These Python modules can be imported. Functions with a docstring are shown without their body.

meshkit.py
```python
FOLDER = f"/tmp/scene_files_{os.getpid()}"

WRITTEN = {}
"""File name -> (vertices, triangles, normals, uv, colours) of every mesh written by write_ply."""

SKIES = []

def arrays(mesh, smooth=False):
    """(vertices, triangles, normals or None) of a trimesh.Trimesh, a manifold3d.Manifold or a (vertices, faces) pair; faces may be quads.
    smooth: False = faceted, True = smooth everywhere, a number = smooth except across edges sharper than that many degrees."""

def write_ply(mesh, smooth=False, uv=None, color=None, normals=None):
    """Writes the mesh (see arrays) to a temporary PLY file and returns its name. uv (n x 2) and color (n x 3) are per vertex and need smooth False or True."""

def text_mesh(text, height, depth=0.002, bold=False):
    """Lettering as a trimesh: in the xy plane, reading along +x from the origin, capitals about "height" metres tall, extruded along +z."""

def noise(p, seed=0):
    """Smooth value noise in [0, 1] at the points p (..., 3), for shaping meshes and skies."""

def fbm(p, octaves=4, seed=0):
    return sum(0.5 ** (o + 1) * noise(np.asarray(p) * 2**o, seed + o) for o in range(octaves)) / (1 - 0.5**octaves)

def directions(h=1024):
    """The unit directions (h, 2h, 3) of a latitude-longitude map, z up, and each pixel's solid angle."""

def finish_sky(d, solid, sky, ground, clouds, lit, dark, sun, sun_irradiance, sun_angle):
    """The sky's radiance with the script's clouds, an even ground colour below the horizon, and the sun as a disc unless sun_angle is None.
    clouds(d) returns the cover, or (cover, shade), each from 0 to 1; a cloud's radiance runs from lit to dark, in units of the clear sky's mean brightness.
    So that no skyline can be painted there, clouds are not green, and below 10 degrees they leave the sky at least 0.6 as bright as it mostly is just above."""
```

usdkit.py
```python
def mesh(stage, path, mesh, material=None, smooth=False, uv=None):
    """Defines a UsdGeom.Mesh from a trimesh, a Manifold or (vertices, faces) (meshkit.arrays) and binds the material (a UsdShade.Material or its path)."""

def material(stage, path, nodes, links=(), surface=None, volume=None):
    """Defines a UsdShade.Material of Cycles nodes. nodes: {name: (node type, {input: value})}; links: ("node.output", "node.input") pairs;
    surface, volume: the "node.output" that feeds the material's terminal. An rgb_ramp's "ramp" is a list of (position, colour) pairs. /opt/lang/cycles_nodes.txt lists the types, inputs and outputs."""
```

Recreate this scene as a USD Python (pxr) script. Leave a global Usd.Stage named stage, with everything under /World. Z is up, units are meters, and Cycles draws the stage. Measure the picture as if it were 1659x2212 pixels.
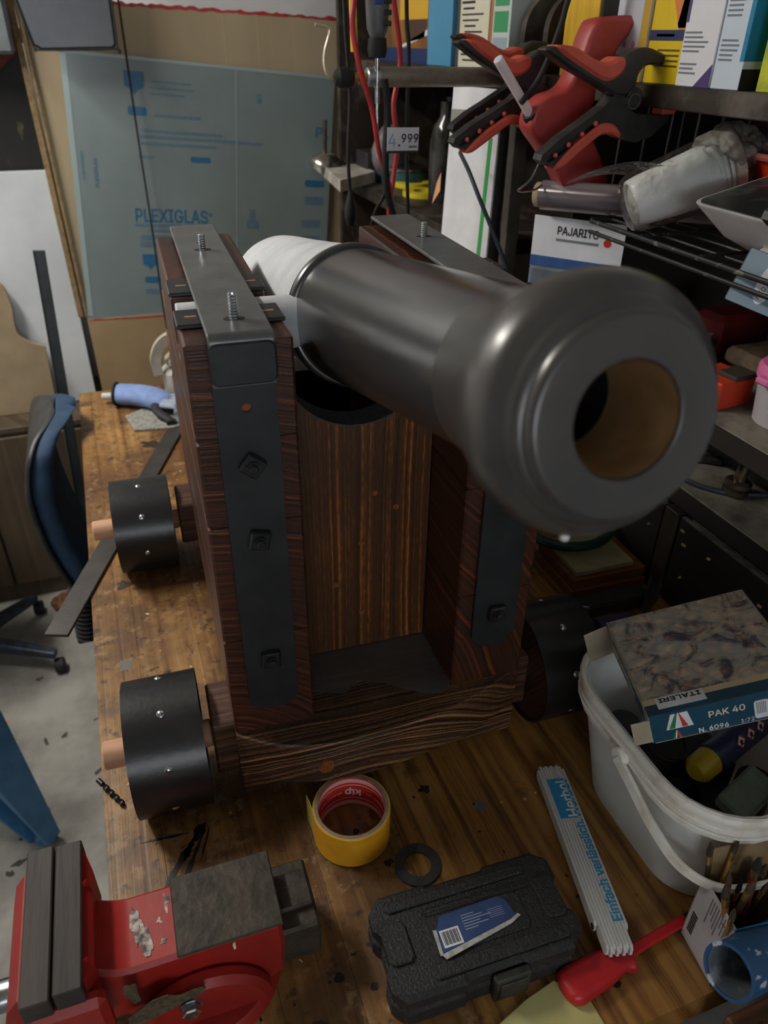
import math, numpy as np, trimesh, usdkit, meshkit, manifold3d
from pxr import Usd, UsdGeom, UsdLux, UsdShade, Gf, Sdf, Vt
from shapely.geometry import Polygon, box as sbox, Point, LineString
from shapely import affinity

stage = Usd.Stage.CreateInMemory()
UsdGeom.SetStageUpAxis(stage, 'Z'); UsdGeom.SetStageMetersPerUnit(stage, 1.0)
UsdGeom.Xform.Define(stage, '/World'); UsdGeom.Scope.Define(stage, '/World/Looks')
BZ = 0.88                      # bench top above the floor; builders below measure z from the bench top
EXPOSURE = 0.0
# ---------------------------------------------------------------- camera
pi_, ya, ro = np.radians([32.3, 20.55, 0.7])
fw = np.array([np.sin(ya)*np.cos(pi_), np.cos(ya)*np.cos(pi_), -np.sin(pi_)])
rt0 = np.array([np.cos(ya), -np.sin(ya), 0]); up0 = np.cross(rt0, fw)
rt = np.cos(ro)*rt0 + np.sin(ro)*up0; up = -np.sin(ro)*rt0 + np.cos(ro)*up0
cam = UsdGeom.Camera.Define(stage, '/World/camera')
cam.AddTransformOp().Set(Gf.Matrix4d(*rt, 0, *up, 0, *(-fw), 0, 0, 0, 0.79 + BZ, 1))
cam.CreateHorizontalApertureAttr(36.0); cam.CreateVerticalApertureAttr(36.0*2212/1659)
cam.CreateFocalLengthAttr(36.0*1620/1659); cam.CreateClippingRangeAttr(Gf.Vec2f(0.01, 100))
cam.CreateFStopAttr(9.0); cam.CreateFocusDistanceAttr(0.82); cam.CreateExposureAttr(EXPOSURE)
# ---------------------------------------------------------------- light: open garage door behind the camera, one ceiling tube, one far tube
sky = UsdLux.DomeLight.Define(stage, '/World/daylight')
sky.CreateIntensityAttr(2.1); sky.CreateColorAttr(Gf.Vec3f(0.90, 0.95, 1.0))
def tube_light(name, x, y, z, w, l, power, col, rz=0, tilt=(0, 0)):
    t = UsdLux.RectLight.Define(stage, '/World/' + name)
    t.CreateWidthAttr(w); t.CreateHeightAttr(l); t.CreateIntensityAttr(power); t.CreateColorAttr(Gf.Vec3f(*col))
    t.AddTranslateOp().Set(Gf.Vec3d(x, y, z + BZ)); t.AddRotateXYZOp().Set(Gf.Vec3f(tilt[0], tilt[1], rz))
tube_light('ceiling_lamp_light', -0.80, 1.72, 1.55, 0.14, 1.2, 68.0, (1.0, 0.955, 0.88), 0)
tube_light('ceiling_lamp_glow', -0.80, 1.72, 1.60, 0.10, 1.2, 17.0, (1.0, 0.955, 0.88), 0, (180, 0))

# ---------------------------------------------------------------- helpers
used = {}
def numbered(path):
    n = used.get(path, 0); used[path] = n + 1
    return path if n == 0 else f'{path}_{n:03d}'
def meta(p, label=None, cat=None, group=None, kind=None):
    for k, v in (('label', label), ('category', cat), ('group', group), ('kind', kind)):
        if v: p.SetCustomDataByKey(k, v)
    return p
def thing(name, label, cat, loc=(0, 0, 0), rot=(0, 0, 0), group=None):
    x = UsdGeom.Xform.Define(stage, numbered('/World/' + name))
    x.AddTranslateOp().Set(Gf.Vec3d(float(loc[0]), float(loc[1]), float(loc[2]) + BZ)); x.AddRotateXYZOp().Set(Gf.Vec3f(*map(float, rot)))
    return meta(x.GetPrim(), label, cat, group)
def part(parent, name, mesh, m, smooth=False, label=None, kind=None):
    if isinstance(mesh, list): mesh = cat_(mesh)
    p = usdkit.mesh(stage, numbered(f'{parent.GetPath()}/{name}'), mesh, m, smooth=smooth).GetPrim()
    return meta(p, label, kind=kind)
def solo(name, mesh, m, label=None, cat=None, loc=(0, 0, 0), rot=(0, 0, 0), group=None, smooth=False, kind=None):
    if isinstance(mesh, list): mesh = cat_(mesh)
    g = usdkit.mesh(stage, numbered('/World/' + name), mesh, m, smooth=smooth)
    g.AddTranslateOp().Set(Gf.Vec3d(float(loc[0]), float(loc[1]), float(loc[2]) + BZ)); g.AddRotateXYZOp().Set(Gf.Vec3f(*map(float, rot)))
    return meta(g.GetPrim(), label, cat, group, kind)
def struct(name, mesh, m, smooth=False): return solo(name, mesh, m, kind='structure', smooth=smooth)
def dup(src, loc, rot, label, name=None):
    x = UsdGeom.Xform.Define(stage, numbered('/World/' + (name or src.GetName().rstrip('0123456789_'))))
    x.GetPrim().GetReferences().AddInternalReference(src.GetPath())
    x.ClearXformOpOrder(); x.AddTranslateOp().Set(Gf.Vec3d(float(loc[0]), float(loc[1]), float(loc[2]) + BZ)); x.AddRotateXYZOp().Set(Gf.Vec3f(*map(float, rot)))
    x.GetPrim().SetInstanceable(True); meta(x.GetPrim(), label); return x.GetPrim()
T4 = trimesh.transformations
def cat_(ms): return trimesh.util.concatenate([m if isinstance(m, trimesh.Trimesh) else trimesh.Trimesh(*m, process=False) for m in ms])
def mv(m, t=(0, 0, 0), r=(0, 0, 0), s=None):
    m = m.copy()
    if s is not None: m.apply_scale(s)
    if any(r): m.apply_transform(T4.euler_matrix(*np.radians(r), axes='sxyz'))
    m.apply_translation(t); return m
def bx(x0, x1, y0, y1, z0, z1, c=0.0):
    """box with chamfer c"""
    if c <= 0: return trimesh.creation.box(bounds=[[x0, y0, z0], [x1, y1, z1]])
    P = []
    for x in (x0, x1):
        for y in (y0, y1):
            for z in (z0, z1):
                dx, dy, dz = (c if x == x0 else -c), (c if y == y0 else -c), (c if z == z0 else -c)
                P += [(x+dx, y+dy, z), (x+dx, y, z+dz), (x, y+dy, z+dz)]
    return trimesh.convex.convex_hull(np.array(P))
def hull(P): return trimesh.convex.convex_hull(np.asarray(P, float))
def off(pts, d):
    """mitred offset of a ccw loop, inward for d > 0"""
    p = np.asarray(pts, float); a = p - np.roll(p, 1, 0); b = np.roll(p, -1, 0) - p
    na = np.stack([-a[:, 1], a[:, 0]], 1); nb = np.stack([-b[:, 1], b[:, 0]], 1)
    na /= np.maximum(np.linalg.norm(na, axis=1, keepdims=True), 1e-12); nb /= np.maximum(np.linalg.norm(nb, axis=1, keepdims=True), 1e-12)
    m = na + nb; k = np.maximum((m*m).sum(1, keepdims=True)/2, .35)
    return p + d*m/k
def ccw(pts):
    p = np.asarray(pts, float); x, y = p.T
    return p if (x*np.roll(y, -1) - y*np.roll(x, -1)).sum() > 0 else p[::-1]
def loft(rings, cap=True):
    """rings: list of (n,3) loops"""
    n = len(rings[0]); V = np.vstack(rings); F = []
    for k in range(len(rings)-1):
        a = k*n + np.arange(n); b = k*n + (np.arange(n)+1) % n
        F += [np.stack([a, b, b+n], 1), np.stack([a, b+n, a+n], 1)]
    F = np.vstack(F)
    return V, F
def prism(pts, h, c=0.0, z0=0.0):
    """extrude a ccw outline along +z, chamfered edges"""
    p = ccw(pts); n = len(p)
    if c > 0: L = [(off(p, c), 0), (p, c), (p, h-c), (off(p, c), h)]
    else: L = [(p, 0), (p, h)]
    V, F = loft([np.column_stack([q, np.full(n, z0+z)]) for q, z in L])
    t = np.asarray(manifold3d.triangulate([p.tolist()])); last = n*(len(L)-1)
    return trimesh.Trimesh(V, np.vstack([F, t[:, ::-1], t+last]), process=False)
def poly(P, h, z0=0.0):
    """extrude a shapely polygon (with holes)"""
    gs = getattr(P, 'geoms', [P])
    return mv(cat_([trimesh.creation.extrude_polygon(g, h, engine='earcut') for g in gs if g.area > 1e-9]), (0, 0, z0))
def toYZ(m, x0=0.0):     # outline given as (y,z), extruded along x
    m = m.copy(); v = m.vertices; m.vertices = np.column_stack([v[:, 2]+x0, v[:, 0], v[:, 1]]); return m
def toXZ(m, y0=0.0):     # outline given as (x,z), extruded along y, back from y0
    m = m.copy(); v = m.vertices; m.vertices = np.column_stack([v[:, 0], y0 + v[:, 2], v[:, 1]]); m.invert(); return m
def lathe(prof, n=48, close=False):
    """profile of (r,z), revolved about z"""
    p = np.asarray(prof, float); a = np.arange(n)*2*np.pi/n; m = len(p)
    V = np.stack([np.outer(p[:, 0], np.cos(a)), np.outer(p[:, 0], np.sin(a)), np.repeat(p[:, 1:2], n, 1)], -1).reshape(-1, 3)
    F = []
    for k in range(m if close else m-1):
        i, j = k, (k+1) % m; q = np.arange(n); r_ = (q+1) % n
        F += [np.stack([i*n+q, i*n+r_, j*n+r_], 1), np.stack([i*n+q, j*n+r_, j*n+q], 1)]
    t = trimesh.Trimesh(V, np.vstack(F), process=False); t.merge_vertices(); t.update_faces(t.nondegenerate_faces()); return t
def cyl(r, h, n=24, r2=None, z0=0.0, c=0.0):
    r2 = r if r2 is None else r2
    return lathe([(0, z0), (r-c, z0), (r, z0+c), (r2, z0+h-c), (r2-c, z0+h), (0, z0+h)] if c else [(0, z0), (r, z0), (r2, z0+h), (0, z0+h)], n)
def align(m, p, q):
    """put a mesh built along +z at p, pointing to q"""
    d = np.asarray(q, float)-p; d /= np.linalg.norm(d); m = m.copy(); m.apply_transform(trimesh.geometry.align_vectors([0, 0, 1], d)); m.apply_translation(p); return m
def rod(p, q, r, n=12, r2=None, c=0.0): return align(cyl(r, float(np.linalg.norm(np.subtract(q, p))), n, r2, c=c), p, q)
def spline(P, n=8):
    P = np.asarray(P, float); out = []
    Q = np.vstack([2*P[0]-P[1], P, 2*P[-1]-P[-2]])
    for i in range(1, len(Q)-2):
        t = np.linspace(0, 1, n, endpoint=False)[:, None]
        out.append(.5*(2*Q[i] + (Q[i+1]-Q[i-1])*t + (2*Q[i-1]-5*Q[i]+4*Q[i+1]-Q[i+2])*t**2 + (3*Q[i]-Q[i-1]-3*Q[i+1]+Q[i+2])*t**3))
    return np.vstack(out + [P[-1:]])
def sweep(path, sec, scale=None, upv=(0, 0, 1)):
    """sweep a 2-D loop (or radius) along a path with capped ends"""
    P = np.asarray(path, float)
    if np.ndim(sec) == 0:
        a = np.arange(10)*2*np.pi/10; sec = sec*np.stack([np.cos(a), np.sin(a)], 1)
    sec = np.asarray(sec); T = np.gradient(P, axis=0); T /= np.linalg.norm(T, axis=1, keepdims=True)
    u = np.asarray(upv, float); rings = []
    for k in range(len(P)):
        u = u - (u@T[k])*T[k]
        if np.linalg.norm(u) < 1e-6: u = np.cross(T[k], [1, 0.3, 0.2])
        u /= np.linalg.norm(u); v = np.cross(T[k], u); s = 1 if scale is None else scale[k]
        rings.append(P[k] + s*(sec[:, :1]*v + sec[:, 1:]*u))
    n = len(sec); V, F = loft(rings); V = np.vstack([V, rings[0].mean(0), rings[-1].mean(0)]); i = np.arange(n); j = (i+1) % n; b = n*(len(P)-1)
    m = trimesh.Trimesh(V, np.vstack([F, np.stack([np.full(n, len(V)-2), j, i], 1), np.stack([np.full(n, len(V)-1), b+i, b+j], 1)]), process=False)
    if m.volume < 0: m.invert()
    return m
def rrect(w, h, r, n=5, cx=0, cy=0):
    out = []
    for sx, sy, a0 in ((1, 1, 0), (-1, 1, 90), (-1, -1, 180), (1, -1, 270)):
        for a in np.radians(a0 + np.linspace(0, 90, n)): out.append((cx + sx*(w/2-r) + r*np.cos(a), cy + sy*(h/2-r) + r*np.sin(a)))
    return np.array(out)
def closed(P, n=4):
    """smooth closed outline through points"""
    P = [tuple(q) for q in P]; k = len(P); S_ = spline(P[-2:] + P + P[:2], n); return S_[2*n:(k+2)*n]
def ball(r, sub=2): return trimesh.creation.icosphere(sub, r)
def wob(m, amp, freq, seed=0):
    m = m.copy(); v = np.array(m.vertices); n = m.vertex_normals
    m.vertices = v + n*((meshkit.fbm(v*freq + 7.3*seed, 3, seed)-.5)*2*amp)[:, None]; return m
def grid(nx, ny, f):
    """sheet: f(u,v)->xyz, u,v in 0..1"""
    u, v = np.meshgrid(np.linspace(0, 1, nx), np.linspace(0, 1, ny), indexing='ij'); V = np.array(f(u.ravel(), v.ravel())).T
    i = (np.arange(nx-1)[:, None]*ny + np.arange(ny-1)).ravel()
    return trimesh.Trimesh(V, np.vstack([np.stack([i, i+ny, i+ny+1], 1), np.stack([i, i+ny+1, i+1], 1)]), process=False)
def solid_sheet(nx, ny, f, th, axis):
    """closed sheet of thickness th along axis"""
    a = grid(nx, ny, f); b = a.copy(); b.vertices = b.vertices + np.asarray(axis)*th; N = len(a.vertices)
    e = [i*ny for i in range(nx)] + [(nx-1)*ny+j for j in range(1, ny)] + [i*ny+ny-1 for i in range(nx-2, -1, -1)] + list(range(ny-2, 0, -1))
    e = np.array(e); e2 = np.roll(e, -1)
    F = np.vstack([a.faces[:, ::-1], b.faces+N, np.stack([e, e2, e2+N], 1), np.stack([e, e2+N, e+N], 1)])
    m = trimesh.Trimesh(np.vstack([a.vertices, b.vertices]), F, process=False)
    if m.volume < 0: m.invert()
    return m
def text(s, h, depth=.0004, bold=False, center=True, width=None):
    m = meshkit.text_mesh(s, h, depth, bold); b = m.bounds
    if center: m.apply_translation([-(b[0][0]+b[1][0])/2, -(b[0][1]+b[1][1])/2, 0])
    if width: m.apply_scale([width/(b[1][0]-b[0][0]), 1, 1])
    return m
def frame(o, ux, uy):
    """4x4 placing a flat drawing (x along ux, y along uy) at o"""
    ux = np.asarray(ux, float); ux /= np.linalg.norm(ux); uy = np.asarray(uy, float); uy = uy - (uy@ux)*ux; uy /= np.linalg.norm(uy)
    M = np.eye(4); M[:3, 0], M[:3, 1], M[:3, 2], M[:3, 3] = ux, uy, np.cross(ux, uy), o; return M
def put(m, M): m = m.copy(); m.apply_transform(M); return m

# ---------------------------------------------------------------- materials
def S(r, g, b): return tuple(float(((c/255+.055)/1.055)**2.4 if c > 10 else c/255/12.92) for c in (r, g, b))
made = {}
def M(name, c1, c2=None, scale=20, lo=.38, hi=.62, rough=.5, metal=0.0, bump=0.0, bscale=150, st=(1, 1, 1), detail=4, spec=.5, world=False, r2=None, **kw):
    """principled with two colours mixed by noise, and fine bump"""
    if name in made: return made[name]
    N = {'p': ('principled_bsdf', {'base_color': c1, 'roughness': rough, 'metallic': metal, 'specular_ior_level': spec, **kw})}; L = []
    N['g' if world else 't'] = ('geometry', {}) if world else ('texture_coordinate', {})
    src = 'g.position' if world else 't.object'
    N['m'] = ('mapping', {'scale': st}); L.append((src, 'm.vector'))
    if c2 is not None:
        N['n'] = ('noise_texture', {'scale': scale, 'detail': detail, 'roughness': .6}); N['r'] = ('rgb_ramp', {'ramp': [(lo, c1), (hi, c2)]})
        L += [('m.vector', 'n.vector'), ('n.fac', 'r.fac'), ('r.color', 'p.base_color')]
        if r2 is not None:
            N['rr'] = ('map_range', {'from_min': lo, 'from_max': hi, 'to_min': rough, 'to_max': r2, 'clamp': True}); L += [('n.fac', 'rr.value'), ('rr.result', 'p.roughness')]
    if bump:
        N['n2'] = ('noise_texture', {'scale': bscale, 'detail': 3}); N['b'] = ('bump', {'strength': bump, 'distance': .002})
        L += [('m.vector', 'n2.vector'), ('n2.fac', 'b.height'), ('b.normal', 'p.normal')]
    made[name] = usdkit.material(stage, '/World/Looks/' + name, N, L, 'p.BSDF'); return made[name]
def wood(name, ramp, freq=120, along='z', warp=.012, wfreq=9.0, ring=None, rough=.45, bump=.4, st=.12, world=False, dirt=None, spec=.4, patch=.30, cross=None, fine=.25, **kw):
    """irregular grain: one-dimensional noise across the grain (or over the distance from a pith line along y), warped along it"""
    if name in made: return made[name]
    sc = [1, 1, 1]
    if along: sc['xyz'.index(along)] = st
    cross = cross or {'x': (0, 1, .7), 'y': (1, 0, .7), 'z': (1, .6, 0), None: (1, 0, 1)}[along]
    N = {'t': ('geometry', {}) if world else ('texture_coordinate', {}), 'm': ('mapping', {'scale': tuple(sc)}), 'wn': ('noise_texture', {'scale': wfreq, 'detail': 2.0}),
         'b1': ('noise_texture', {'dimensions': '1D', 'scale': freq, 'detail': 3.0, 'roughness': .62}), 'f': ('noise_texture', {'scale': freq*3.0, 'detail': 3.0}), 'k': ('noise_texture', {'scale': 7.0, 'detail': 4.0}),
         'wm': ('math', {'math_type': 'multiply_add', 'value2': warp*2, 'value3': -warp}), 'd': ('math', {'math_type': 'add'}), 'mx': ('mix_float', {'fac': fine}),
         'st': ('map_range', {'from_min': .28, 'from_max': .72, 'to_min': 0., 'to_max': 1., 'clamp': True}), 'mk': ('math', {'math_type': 'multiply_add', 'value2': patch*2, 'value3': -patch}), 'ad': ('math', {'math_type': 'add', 'use_clamp': True}),
         'r': ('rgb_ramp', {'ramp': ramp}), 'b': ('bump', {'strength': bump, 'distance': .0012}), 'p': ('principled_bsdf', {'roughness': rough, 'specular_ior_level': spec, **kw})}
    src = 't.position' if world else 't.object'
    L = [(src, 'm.vector'), ('m.vector', 'wn.vector'), ('m.vector', 'f.vector'), (src, 'k.vector'), ('wn.fac', 'wm.value1')]
    if ring:
        N['c'] = ('mapping', {'location': (-ring[0], 0., -ring[2]), 'scale': (1, .02, 1)}); N['v'] = ('vector_math', {'math_type': 'length'}); L += [(src, 'c.vector'), ('c.vector', 'v.vector1')]
    else:
        N['v'] = ('vector_math', {'math_type': 'dot_product', 'vector2': cross}); L.append((src, 'v.vector1'))
    L += [('v.value', 'd.value1'), ('wm.value', 'd.value2'), ('d.value', 'b1.w'), ('b1.fac', 'mx.a'), ('f.fac', 'mx.b'), ('mx.result', 'st.value'), ('k.fac', 'mk.value1'),
          ('st.result', 'ad.value1'), ('mk.value', 'ad.value2'), ('ad.value', 'r.fac'), ('st.result', 'b.height'), ('b.normal', 'p.normal')]
    last = 'r.color'
    for q, (col, s, lo, hi, amt) in enumerate(dirt or []):
        N[f'd{q}'] = ('noise_texture', {'scale': s, 'detail': 5.0, 'roughness': .65}); N[f'e{q}'] = ('map_range', {'from_min': lo, 'from_max': hi, 'to_min': 0., 'to_max': amt, 'clamp': True})
        N[f'c{q}'] = ('mix', {'color2': col}); N[f'o{q}'] = ('mapping', {'location': (q*3.1, q*1.7, 0)})
        L += [(src, f'o{q}.vector'), (f'o{q}.vector', f'd{q}.vector'), (f'd{q}.fac', f'e{q}.value'), (f'e{q}.result', f'c{q}.fac'), (last, f'c{q}.color1')]; last = f'c{q}.color'
    L.append((last, 'p.base_color'))
    made[name] = usdkit.material(stage, '/World/Looks/' + name, N, L, 'p.BSDF'); return made[name]
def film(name, col=(1, 1, 1), rough=.08, ior=1.5, veil=0.0, vcol=(.8, .8, .8), bump=0.0, bscale=40):
    """clear thin plastic: transparent + glossy by fresnel, with a share of milky diffuse"""
    if name in made: return made[name]
    N = {'tr': ('transparent_bsdf', {'color': col}), 'g': ('glossy_bsdf', {'roughness': rough, 'color': (1, 1, 1)}), 'f': ('fresnel', {'IOR': ior}), 'm': ('mix_closure', {}), 'd': ('diffuse_bsdf', {'color': vcol}), 'm2': ('mix_closure', {'fac': veil})}
    L = [('f.fac', 'm.fac'), ('tr.BSDF', 'm.closure1'), ('g.BSDF', 'm.closure2'), ('m.closure', 'm2.closure1'), ('d.BSDF', 'm2.closure2')]
    if bump:
        N['t'] = ('texture_coordinate', {}); N['n'] = ('noise_texture', {'scale': bscale, 'detail': 3.0}); N['b'] = ('bump', {'strength': bump, 'distance': .01})
        L += [('t.object', 'n.vector'), ('n.fac', 'b.height'), ('b.normal', 'g.normal'), ('b.normal', 'f.normal')]
    made[name] = usdkit.material(stage, '/World/Looks/' + name, N, L, 'm2.closure'); return made[name]

steel = M('steel', S(190, 192, 196), S(150, 150, 152), 60, rough=.25, metal=1.0)
zinc = M('zinc', S(205, 212, 220), S(170, 176, 184), 90, rough=.22, metal=1.0)
black_iron = M('black_iron', S(25, 28, 30), S(36, 39, 41), 25, rough=.45, metal=0.0, bump=.15, bscale=90, spec=.5)
black_tin = M('black_tin', S(24, 24, 25), S(46, 44, 42), 14, lo=.5, hi=.8, rough=.34, bump=.12, bscale=120, spec=.55)
black_plastic = M('black_plastic', S(26, 27, 29), S(38, 39, 41), 40, rough=.45, bump=.1)
black_rubber = M('black_rubber', S(20, 20, 21), None, rough=.7)
white_paper = M('white_paper', S(225, 226, 230), S(212, 213, 218), 15, rough=.7)
ink_black = M('ink_black', S(28, 28, 32), rough=.6)
ink_blue = M('ink_blue', S(24, 110, 160), S(38, 128, 176), 60, rough=.6)
ink_white = M('ink_white', S(222, 222, 222), rough=.6)
ink_grey = M('ink_grey', S(120, 124, 132), rough=.6)
gold = M('brass_paint', S(190, 150, 70), rough=.4, metal=.6)
# ================================================================ the setting
concrete = M('concrete', S(156, 153, 146), S(100, 98, 93), 4, lo=.38, hi=.68, rough=.8, bump=.25, bscale=60, detail=8, world=True)
plaster = M('plaster', S(222, 222, 224), S(206, 206, 208), 3, rough=.85, bump=.1, bscale=40, world=True)
ceil_m = M('ceiling_board', S(205, 203, 198), rough=.9)
X0, X1, Y0, Y1, ZF, ZC = -2.3, 1.14, -1.6, 2.72, -.88, 1.74
struct('floor', bx(X0-.1, X1+.1, Y0-.6, Y1+.1, ZF-.1, ZF), concrete)
struct('ceiling', bx(X0-.1, X1+.1, Y0, Y1+.1, ZC, ZC+.1), ceil_m)
struct('wall_back', bx(X0-.1, X1+.1, Y1, Y1+.1, ZF, ZC), plaster)
struct('wall_left', bx(X0-.1, X0, Y0, Y1, ZF, ZC), plaster)
wo, wz0, wz1 = (-.75, .30), .45, 1.12      # daylight window in the front wall, behind the camera
for a_ in ((X0-.1, wo[0], ZF, ZC), (wo[1], X1+.1, ZF, ZC), (wo[0], wo[1], ZF, wz0), (wo[0], wo[1], wz1, ZC)): struct('wall_front', bx(a_[0], a_[1], Y0-.1, Y0, a_[2], a_[3]), plaster)
struct('window_1', [bx(wo[0]+i*.505, wo[0]+i*.505+.04, Y0-.07, Y0-.02, wz0, wz1) for i in range(3)] + [bx(wo[0], wo[1], Y0-.07, Y0-.02, z_, z_+.04) for z_ in (wz0, wz1-.04)], ceil_m)
struct('wall_right', bx(X1, X1+.1, Y0, Y1, ZF, ZC), plaster)
lamp = thing('ceiling_lamp', 'white batten lamp on the ceiling over the workbench', 'lamp', (-.80, 1.72, 1.56), (0, 0, 90))
part(lamp, 'housing', bx(-.6, .6, -.03, .03, .008, .034, .004), ceil_m)
for sx in (-.4, .4): part(lamp, 'suspension_rod', rod((sx, 0, .034), (sx, 0, .18), .004), ceil_m)
# ================================================================ workbench
CLEAN = [(S(98, 66, 36), 3.0, .52, .70, .5), (S(60, 44, 30), 16, .62, .70, .6), (S(46, 34, 26), 60, .62, .70, .5)]
def bench_wood(name, a, b, c, d, off_, clean=False):
    return wood(name, [(0, a), (.35, b), (.6, c), (1, d)], freq=62, along='y', warp=.02, wfreq=6, st=.14, cross=(1, 0, .5), rough=.42, bump=.25, world=True, patch=.2, spec=.45,
        dirt=CLEAN if clean else [(S(98, 66, 40), 2.2, .42, .60, .75), (S(70, 50, 34), 10, .48, .62, .65), (S(160, 128, 92), 34, .56, .64, .6), (S(104, 98, 92), 9, .64, .70, .6), (S(44, 33, 26), 60, .56, .66, .75), (S(52, 40, 32), 16, .62, .68, .7)])
bw = [bench_wood('bench_pine', S(92, 58, 26), S(138, 98, 50), S(156, 116, 64), S(168, 128, 76), 0), bench_wood('bench_pine_warm', S(88, 54, 24), S(130, 90, 45), S(148, 108, 58), S(162, 122, 70), 1), bench_wood('bench_pine_pale', S(98, 64, 30), S(146, 106, 56), S(164, 124, 72), S(174, 136, 84), 2)]
bc_ = [bench_wood('bench_pine_clean', S(70, 42, 18), S(132, 92, 44), S(158, 116, 60), S(172, 130, 74), 0, True), bench_wood('bench_pine_clean_warm', S(66, 40, 17), S(124, 84, 38), S(150, 106, 52), S(166, 122, 66), 1, True)]
bench = thing('workbench', 'long pine workbench top with worn stained planks under the cannon', 'workbench', (0, 0, 0))
rng = np.random.default_rng(5); x = -.112; k = 0
while x < 1.1:
    w = min([.062, .088, .074, .1, .068][k % 5], 1.12-x); part(bench, 'plank', bx(x+.00006, x+w-.00006, .234, 1.972, -.042, 0, .0004), bw[(k*2+k//3) % 3] if x < .2 else bc_[(k+k//2) % 2]); x += w; k += 1
under = wood('bench_frame_wood', [(0, S(70, 50, 30)), (1, S(120, 90, 55))], 60, 'y', world=True)
part(bench, 'apron', bx(-.06, -.03, .3, 1.9, -.16, -.042, .002), under)
part(bench, 'apron', bx(-.06, 1.08, .27, .3, -.16, -.042, .002), under)
for lx, ly in ((-.06, .32), (.42, 1.82), (1.0, .32), (1.0, 1.82)): part(bench, 'leg', bx(lx, lx+.08, ly, ly+.08, -.88, -.042, .003), under)
soot = M('black_paint', S(22, 20, 19), rough=.55); oil = M('oil_stain', S(52, 38, 26), rough=.5); greyp = M('grey_paint', S(108, 106, 100), rough=.7)
def blob(cx, cy, rx, ry, seed, a=0.0, jag=.5, h=.0003):
    t = np.linspace(0, 2*np.pi, 26, endpoint=False); g = np.random.default_rng(seed); r = 1 + jag*(meshkit.noise(np.stack([np.cos(t)*1.7+seed, np.sin(t)*1.7, t*0], 1), seed)-.5)*2
    p = np.stack([rx*r*np.cos(t), ry*r*np.sin(t)], 1); c_, s_ = np.cos(a), np.sin(a)
    return mv(prism(p @ np.array([[c_, s_], [-s_, c_]]), h), (cx, cy, 0))
def streak(x0, y0, x1, y1, w, seed):
    n = 9; t = np.linspace(0, 1, n); g = np.random.default_rng(seed); wd = w*(.35+.65*g.random(n))*np.sin(np.pi*np.clip(t, .06, .94))
    P = np.array([x0, y0])+t[:, None]*np.array([x1-x0, y1-y0]); d = np.array([y0-y1, x1-x0]); d = d/np.linalg.norm(d)
    return prism(np.vstack([P+d*wd[:, None], (P-d*wd[:, None])[::-1]]), .0003)
st_ = [streak(-.010, .582, -.058, .520, .006, 1), streak(-.004, .580, -.044, .505, .004, 2), streak(-.02, .585, -.075, .59, .003, 3), streak(-.016, .575, -.03, .55, .006, 4), streak(.004, .585, -.012, .545, .0025, 5)] + [blob(-.008, .582, .013, .007, 6, .9)]
part(bench, 'paint_stain', st_, soot, label='black paint splash with long drips near the front wheel')
for q, (a_, b_, r_) in enumerate([(.187, .470, .0048), (.184, .494, .0042), (.2, .405, .004), (.098, .372, .005), (.128, .352, .004), (.355, .272, .004), (.137, .392, .003), (.186, .575, .003), (.165, .52, .004), (.05, .335, .004), (.09, .31, .005)]):
    part(bench, 'knot', blob(a_, b_, r_, r_*.9, 20+q, 0, .35), soot)
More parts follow.
